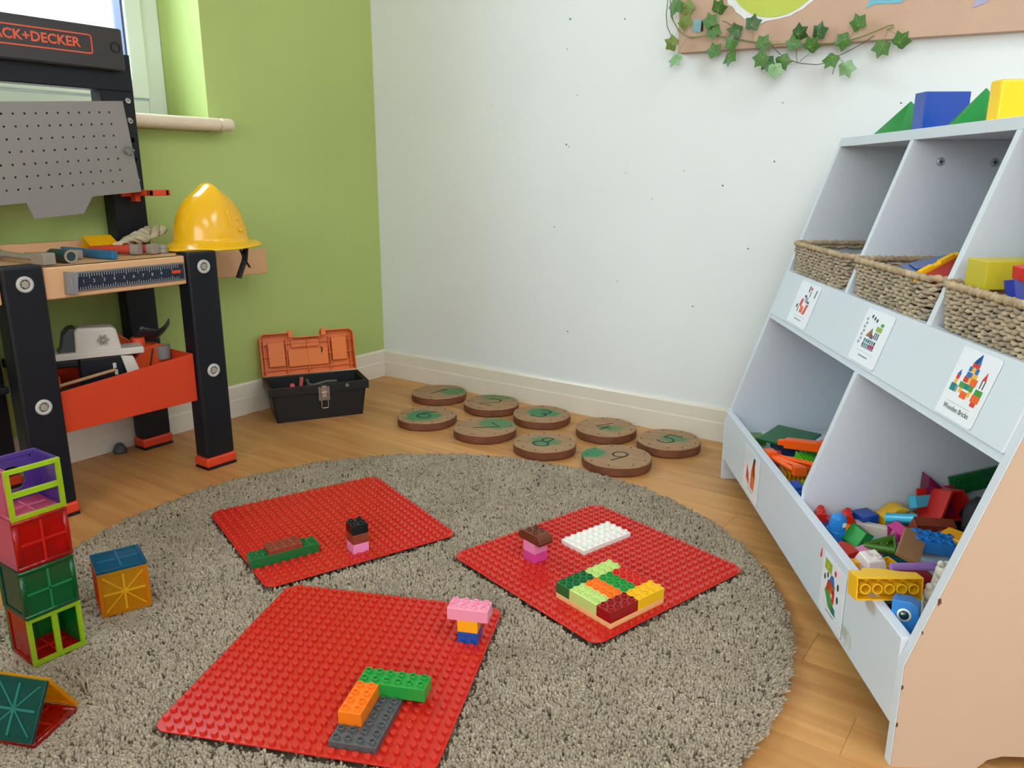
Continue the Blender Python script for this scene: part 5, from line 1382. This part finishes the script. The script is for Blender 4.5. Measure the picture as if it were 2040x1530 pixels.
def tile(label, col, kind, M, group):
    th = .0055; key = (col, kind)
    if key not in TFRAME:
        o = bars(kind, TSZ, th).build('magnetic_tile', TC[col], bevel=.0006); TFRAME[key] = o.data
    else:
        o = bpy.data.objects.new('magnetic_tile', TFRAME[key]); C.objects.link(o)
    o.matrix_basis = M; tag(o, label, 'magnetic tile', group)
    e = TSZ / 2 - .0067
    if kind == 'arch':
        b = MB(); n = 24; r = .019
        ring = [(r * math.cos(2 * math.pi * (k + .5) / n), r * math.sin(2 * math.pi * (k + .5) / n)) for k in range(n)]
        sq = [(e * math.cos(2 * math.pi * (k + .5) / n) / max(abs(math.cos(2 * math.pi * (k + .5) / n)), abs(math.sin(2 * math.pi * (k + .5) / n))), e * math.sin(2 * math.pi * (k + .5) / n) / max(abs(math.cos(2 * math.pi * (k + .5) / n)), abs(math.sin(2 * math.pi * (k + .5) / n)))) for k in range(n)]
        vs = [(x, y_, z) for z in (-.0012, .0012) for p in (ring, sq) for x, y_ in p]
        fs = []
        for k in range(n):
            j = (k + 1) % n; fs += [(2 * n + k, 2 * n + j, 3 * n + j, 3 * n + k), (n + k, n + j, j, k), (k, j, 2 * n + j, 2 * n + k)]
        b.add(vs, fs); b.build('pane', TC[col], o, world=False)
    elif kind in ('grid', 'cross', 'plain'):
        MB().box((-e, -e, -.0011), (e, e, .0011)).build('pane', TC[col], o, world=False)
        if kind in ('grid', 'cross'):
            MB().box((-e, -.0016, .0011), (e, .0016, .0026)).build('rib', TR.get(TC[col], TC[col]), o, world=False); MB().box((-.0016, -e, .0011), (.0016, e, .0026)).build('rib', TR.get(TC[col], TC[col]), o, world=False)
        if kind == 'cross':
            for a in (45, -45):
                MB(Matrix.Rotation(R(a), 4, 'Z')).box((-e * 1.36, -.0010, .0011), (e * 1.36, .0010, .0022)).build('rib', TR.get(TC[col], TC[col]), o, world=False)
    return o


def upright(cx, cy, z0, ang):
    """matrix of a tile standing on edge, facing direction ang (degrees in plan)"""
    return Matrix.Translation((cx, cy, z0 + TSZ / 2)) @ Matrix.Rotation(R(ang), 4, 'Z') @ Matrix.Rotation(R(90), 4, 'Y') @ Matrix.Rotation(R(90), 4, 'Z')


def cube(cx, cy, z0, ang, faces, group):
    h = TSZ / 2 - .0029
    for (da, col, kind, lab) in faces:
        if lab is None: continue
        a = R(ang + da)
        if da == 'x': continue
        M = upright(cx + h * math.cos(a), cy + h * math.sin(a), z0, ang + da)
        if da in (90, -90): M = M @ Matrix.Diagonal((.84, 1, 1, 1))
        tile(lab, col, kind, M, group)


tx, ty = .8355, -1.5805
GT = 'magnetic tiles of the tall tower'
z = .0150
cube(tx, ty, z, -1, [(0, 'lime', 'vwindow', 'lime window tile facing the room at the bottom of the tile tower'), (-90, 'red', 'plain', 'red tile on the left side at the bottom of the tile tower'), (90, 'green', 'plain', 'green tile on the right side at the bottom of the tile tower'), (180, 'green', 'grid', 'green tile at the back of the bottom storey of the tile tower')], GT)
tile('red floor tile lying flat inside the bottom of the tile tower', 'red', 'grid', Matrix.Translation((tx, ty, z + .0032)) @ Matrix.Diagonal((.83, .83, 1, 1)), GT)
z += TSZ
cube(tx + .001, ty - .001, z, 0, [(0, 'green', 'grid', 'green tile facing the room in the second storey of the tile tower'), (-90, 'teal', 'plain', 'dark teal tile on the left side of the second storey'), (90, 'green', 'plain', 'green tile on the right side of the second storey'), (180, 'green', 'plain', 'green tile at the back of the second storey')], GT)
z += TSZ
cube(tx, ty, z, 1, [(0, 'red', 'grid', 'red tile facing the room in the third storey of the tile tower'), (-90, 'pink', 'plain', 'pinkish red tile on the left side of the third storey'), (90, 'red', 'plain', 'red tile on the right side of the third storey'), (180, 'red', 'plain', 'red tile at the back of the third storey')], GT)
z += TSZ
cube(tx, ty + .001, z, 1, [(0, 'lime', 'hwindow', 'lime window tile facing the room at the top of the tile tower'), (-90, 'pink', 'plain', 'pink tile on the left side at the top of the tile tower'), (90, 'purple', 'plain', 'purple tile on the right side at the top of the tile tower'), (180, 'purple', 'arch', 'purple tile with a round hole at the back of the top storey')], GT)
tile('pink floor tile lying flat inside the top storey of the tile tower', 'pink', 'grid', Matrix.Translation((tx, ty, z + .0032)) @ Matrix.Diagonal((.83, .83, 1, 1)), GT)

GC = 'magnetic tiles of the small cube'
u = Vector((.028, .078, 0)).normalized(); v = Vector((-u[1], u[0], 0)); c0 = Vector((.822, -1.491, 0)) + (u + v) * TSZ / 2
cang = math.degrees(math.atan2(-v[1], -v[0]))
cube(c0[0], c0[1], .0150, cang, [(0, 'yellow', 'cross', 'yellow tile with crossed ribs at the front of the small tile cube'), (-90, 'orange', 'vwindow', 'orange window tile on the left side of the small tile cube'), (90, 'orange', 'plain', 'orange tile on the right side of the small tile cube'), (180, 'lime', 'plain', 'lime tile at the back of the small tile cube')], GC)
tile('blue tile lying flat as the lid of the small tile cube', 'blue', 'grid', Matrix.Translation((c0[0], c0[1], .0150 + TSZ + .003)) @ Matrix.Rotation(R(cang), 4, 'Z'), GC)

GH = 'magnetic tiles of the tent'
dv = Vector((-.412, .911, 0)); ax = Vector((-.911, -.412, 0)); A0 = Vector((1.053, -1.700, .0150))
Zv = Vector((0, 0, 1))


def frame_m(o_, ex, ey):
    ez = ex.cross(ey).normalized(); M = Matrix.Identity(4)
    for r_ in range(3):
        M[r_][0], M[r_][1], M[r_][2], M[r_][3] = ex[r_], ey[r_], ez[r_], o_[r_]
    return M


mid = A0 + ax * TSZ / 2 + dv * TSZ / 2
tile('red tile lying flat as the floor of the tile tent', 'red', 'grid', frame_m(mid + Zv * .003, -ax, dv), GH)
ridge = A0 + ax * TSZ / 2 + dv * TSZ / 2 + Zv * (TSZ * .866 + .008)
f0 = A0 + ax * TSZ / 2 + Zv * .006 - dv * .003; f1 = A0 + dv * (TSZ + .003) + ax * TSZ / 2 + Zv * .006
tile('teal tile sloping towards the camera as the front of the tile tent', 'teal', 'cross', frame_m((f0 + ridge) / 2, -ax, (ridge - f0).normalized()), GH)
tile('yellow tile sloping away as the back of the tile tent', 'yellow', 'plain', frame_m((f1 + ridge) / 2, ax, (ridge - f1).normalized()), GH)
for s_, lab in ((1, 'red tile lying under the left part of the tile tent'),):
    tile(lab, 'red', 'plain', frame_m(mid + ax * (TSZ + .001) * s_ + Zv * .003, -ax, dv), GH)
tile('teal tile sloping at the far left of the tile tent', 'teal', 'cross', frame_m((f0 + ridge) / 2 + ax * (TSZ + .001), -ax, (ridge - f0).normalized()), GH)

# ------------------------------------------------------------------ display board with paper shapes, and the ivy garland
M_board = mat('pinkish_brown_board', (196, 164, 142), rough=.8, var=.04, scale=12, bump=.2, bscale=300)
b = MB(); b.prism([(1.108, 1.0225), (1.95, 1.0035), (1.95, 1.75), (1.095, 1.75)], WT - .0005, -.012, 'y')
o = b.build('display_board', M_board, bevel=.001); recenter(o); tag(o, 'pinkish brown display board on the white wall behind the ivy', 'board')
cx_, cz_, r0 = 1.352, 1.205, .122
b = MB(); b.cyl((cx_, -.0122, cz_), r0, .0012, 48, T=Matrix.Identity(4), axis='y'); b = MB()
b.prism([(cx_ + r0 * math.cos(2 * math.pi * k / 48), cz_ + r0 * math.sin(2 * math.pi * k / 48)) for k in range(48)], -.0135, -.0148, 'y')
o = b.build('paper_circle', mat('lime_paper', (190, 204, 84), rough=.5, var=.06, scale=10)); recenter(o); tag(o, 'lime green paper circle with a crinkled white edge on the board', 'paper circle')
b = MB(); r1_ = random.Random(5); n = 60
out_ = [(cx_ - .004 + (r0 + .010 + .008 * r1_.random()) * math.cos(2 * math.pi * k / n), cz_ - .002 + (r0 + .004 + .010 * r1_.random() * (1 if 100 < 360 * k / n < 262 else .2)) * math.sin(2 * math.pi * k / n)) for k in range(n)]
b.prism(out_, -.0122, -.0134, 'y'); b.build('crinkled_edge', mat('white_foil', (228, 232, 232), rough=.35), o)
b = MB(); b.prism([(1.558, 1.079), (1.574, 1.087), (1.628, 1.083), (1.652, 1.10), (1.63, 1.16), (1.57, 1.15), (1.566, 1.10)], -.0122, -.0134, 'y'); o = b.build('paper_shape', mat('sky_paper', (110, 182, 206), rough=.6)); recenter(o); tag(o, 'sky blue paper shape with a point on the board', 'paper shape', 'paper shapes on the display board')
b = MB(); b.prism([(1.770, 1.058), (1.795, 1.066), (1.83, 1.10), (1.81, 1.14), (1.782, 1.10)], -.0122, -.0134, 'y'); o = b.build('paper_shape', mat('lilac_paper', (168, 164, 198), rough=.6)); recenter(o); tag(o, 'lilac paper shape with a point near the right of the board', 'paper shape', 'paper shapes on the display board')
b = MB(); b.prism([(1.147, 1.070), (1.167, 1.066), (1.170, 1.094), (1.150, 1.098)], -.0122, -.0140, 'y'); o = b.build('paper_tag', mat('pale_blue_card', (134, 188, 202), rough=.5)); recenter(o); tag(o, 'small pale blue card tucked among the ivy leaves', 'paper tag')
b = MB(); b.box((1.169, -.0125, 1.068), (1.174, -.0142, 1.094)); b.build('dark_edge', M_ink, o)

ivy = empty('ivy_garland', (1.36, -.02, 1.03), 0, 'artificial green ivy garland hanging along the bottom of the display board', 'garland')
M_iv = [mat('ivy_leaf_%d' % i, c_, rough=.45, var=.18, scale=60) for i, c_ in enumerate(((72, 118, 52), (50, 92, 46), (112, 134, 58), (130, 172, 122)))]
M_vein = mat('ivy_vein', (150, 184, 96), rough=.5); M_stem = mat('ivy_stem', (128, 138, 78), rough=.6); M_stem2 = mat('ivy_twig', (86, 84, 62), rough=.6)


def leaf_mesh(m):
    half = [(0, 1.0), (-.30, .54), (-.80, .50), (-.64, .02), (-.58, -.46), (-.24, -.54), (0, -.44)]
    P = half + [(-x, y_) for x, y_ in half[-2:0:-1]]
    n = len(P); b = MB(); S = .0250
    fz = lambda x, y_: -.22 * abs(x) + .06 * math.sin(3 * y_)
    vs = [(x * S, y_ * S, fz(x, y_) * S) for x, y_ in P] + [(0, .1 * S, .04 * S)]
    b.add(vs, [(k, (k + 1) % n, n) for k in range(n)])
    b.add([(x, y_, z - .0007) for x, y_, z in vs], [((k + 1) % n, k, n) for k in range(n)])
    b.add([v_ for v_ in vs[:n]] + [(x, y_, z - .0007) for x, y_, z in vs[:n]], [(k, n + k, n + (k + 1) % n, (k + 1) % n) for k in range(n)])
    return b


LEAF = []
for m in M_iv:
    o = leaf_mesh(m).build('leaf', m); LEAF.append(o.data); bpy.data.objects.remove(o)
vb = MB(); S = .0250
for p in ((0, .85), (-.5, .42), (.5, .42), (-.42, -.3), (.42, -.3)): vb.tube([(0, -.2 * S, .0012), (p[0] * S * .5, p[1] * S * .5, .0009 - .11 * abs(p[0]) * S), (p[0] * S, p[1] * S, .0003 - .22 * abs(p[0]) * S)], .00035, 4)
o = vb.build('vein', M_vein); VEIN = o.data; bpy.data.objects.remove(o)
LV = [(1.136, 1.127, 200, 2), (1.109, 1.131, 160, 0), (1.136, 1.088, 30, 2), (1.219, 1.113, -35, 0), (1.205, 1.083, 20, 0), (1.212, 1.064, 190, 0), (1.270, 1.058, 80, 1), (1.312, 1.067, -10, 1), (1.105, 1.041, 60, 2), (1.113, 1.006, 155, 3),
      (1.214, 1.016, 20, 0), (1.259, 1.027, -20, 0), (1.257, .999, 180, 0), (1.335, 1.023, -30, 0), (1.340, .988, 140, 0), (1.352, .980, 190, 1), (1.387, .981, 200, 0), (1.375, .962, 185, 3), (1.423, 1.037, -60, 1), (1.411, 1.017, 15, 0),
      (1.464, 1.037, -15, 1), (1.453, 1.007, -40, 0), (1.523, 1.013, 110, 0), (1.549, 1.046, 20, 0), (1.502, .975, 150, 0), (1.535, .955, 200, 3), (1.605, .993, 160, 0), (1.644, 1.000, -40, 0)]
for i, (x, z, a, k) in enumerate(LV):
    o = bpy.data.objects.new('leaf', LEAF[k]); C.objects.link(o); o.parent = ivy
    dy = -.030 - .018 * ((i * 37) % 10) / 10
    Mw = Matrix.Translation((x, dy, z)) @ Matrix.Rotation(R(90), 4, 'X') @ Matrix.Rotation(R(a), 4, 'Z') @ Matrix.Rotation(R((i * 53) % 40 - 20), 4, 'X') @ Matrix.Rotation(R((i * 29) % 44 - 22), 4, 'Y')
    o.matrix_basis = chain(ivy).inverted() @ Mw
    v_ = bpy.data.objects.new('vein', VEIN); C.objects.link(v_); v_.parent = o


def stem(pts, r, m, d0=-.016):
    b = MB(); b.tube([(x, d0 - .006 * math.sin(i * 1.3), z) for i, (x, z) in enumerate(pts)], r, 6); b.build('stem', m, ivy)


stem([(1.085, 1.18), (1.089, 1.147), (1.092, 1.108), (1.112, 1.074), (1.14, 1.056), (1.169, 1.054), (1.187, 1.055), (1.223, 1.05), (1.252, 1.044), (1.308, 1.031), (1.355, 1.021), (1.398, 1.018), (1.458, 1.014), (1.501, 1.012), (1.531, 1.014), (1.554, 1.018), (1.588, 1.028), (1.609, 1.037), (1.62, 1.039), (1.622, 1.033), (1.61, 1.029)], .0016, M_stem, -.024)
stem([(1.08, 1.18), (1.082, 1.148), (1.078, 1.113), (1.079, 1.087), (1.09, 1.066), (1.11, 1.055)], .0010, M_stem2, -.024)
stem([(1.100, 1.15), (1.094, 1.12), (1.098, 1.10), (1.10, 1.09)], .0008, M_stem2, -.024)
stem([(1.353, 1.021), (1.377, .998), (1.401, .982), (1.424, .974), (1.463, .968), (1.487, .970), (1.508, .980), (1.528, .989), (1.556, 1.004), (1.583, 1.020)], .0010, M_stem2, -.024)
stem([(1.228, 1.085), (1.242, 1.080), (1.257, 1.070)], .0009, M_stem2, -.024); stem([(1.416, 1.002), (1.418, .988), (1.421, .975)], .0007, M_stem2, -.026); stem([(1.446, .992), (1.436, .984), (1.426, .975)], .0007, M_stem2, -.026); stem([(1.505, .968), (1.506, .955), (1.504, .943)], .0008, M_stem2, -.026)
for (x, z, a, k) in LV:
    b = MB(); q = min(((1.112, 1.074), (1.14, 1.056), (1.187, 1.055), (1.223, 1.05), (1.252, 1.044), (1.308, 1.031), (1.355, 1.021), (1.398, 1.018), (1.424, .974), (1.458, 1.014), (1.508, .980), (1.531, 1.014), (1.588, 1.028), (1.61, 1.03), (1.092, 1.108)), key=lambda p: math.dist(p, (x, z)))
    b.tube([(q[0], -.026, q[1]), ((q[0] + x) / 2 + .003, -.036, (q[1] + z) / 2 + .003), (x, -.034, z - .002)], .0006, 5); b.build('leaf_stalk', M_stem, ivy)
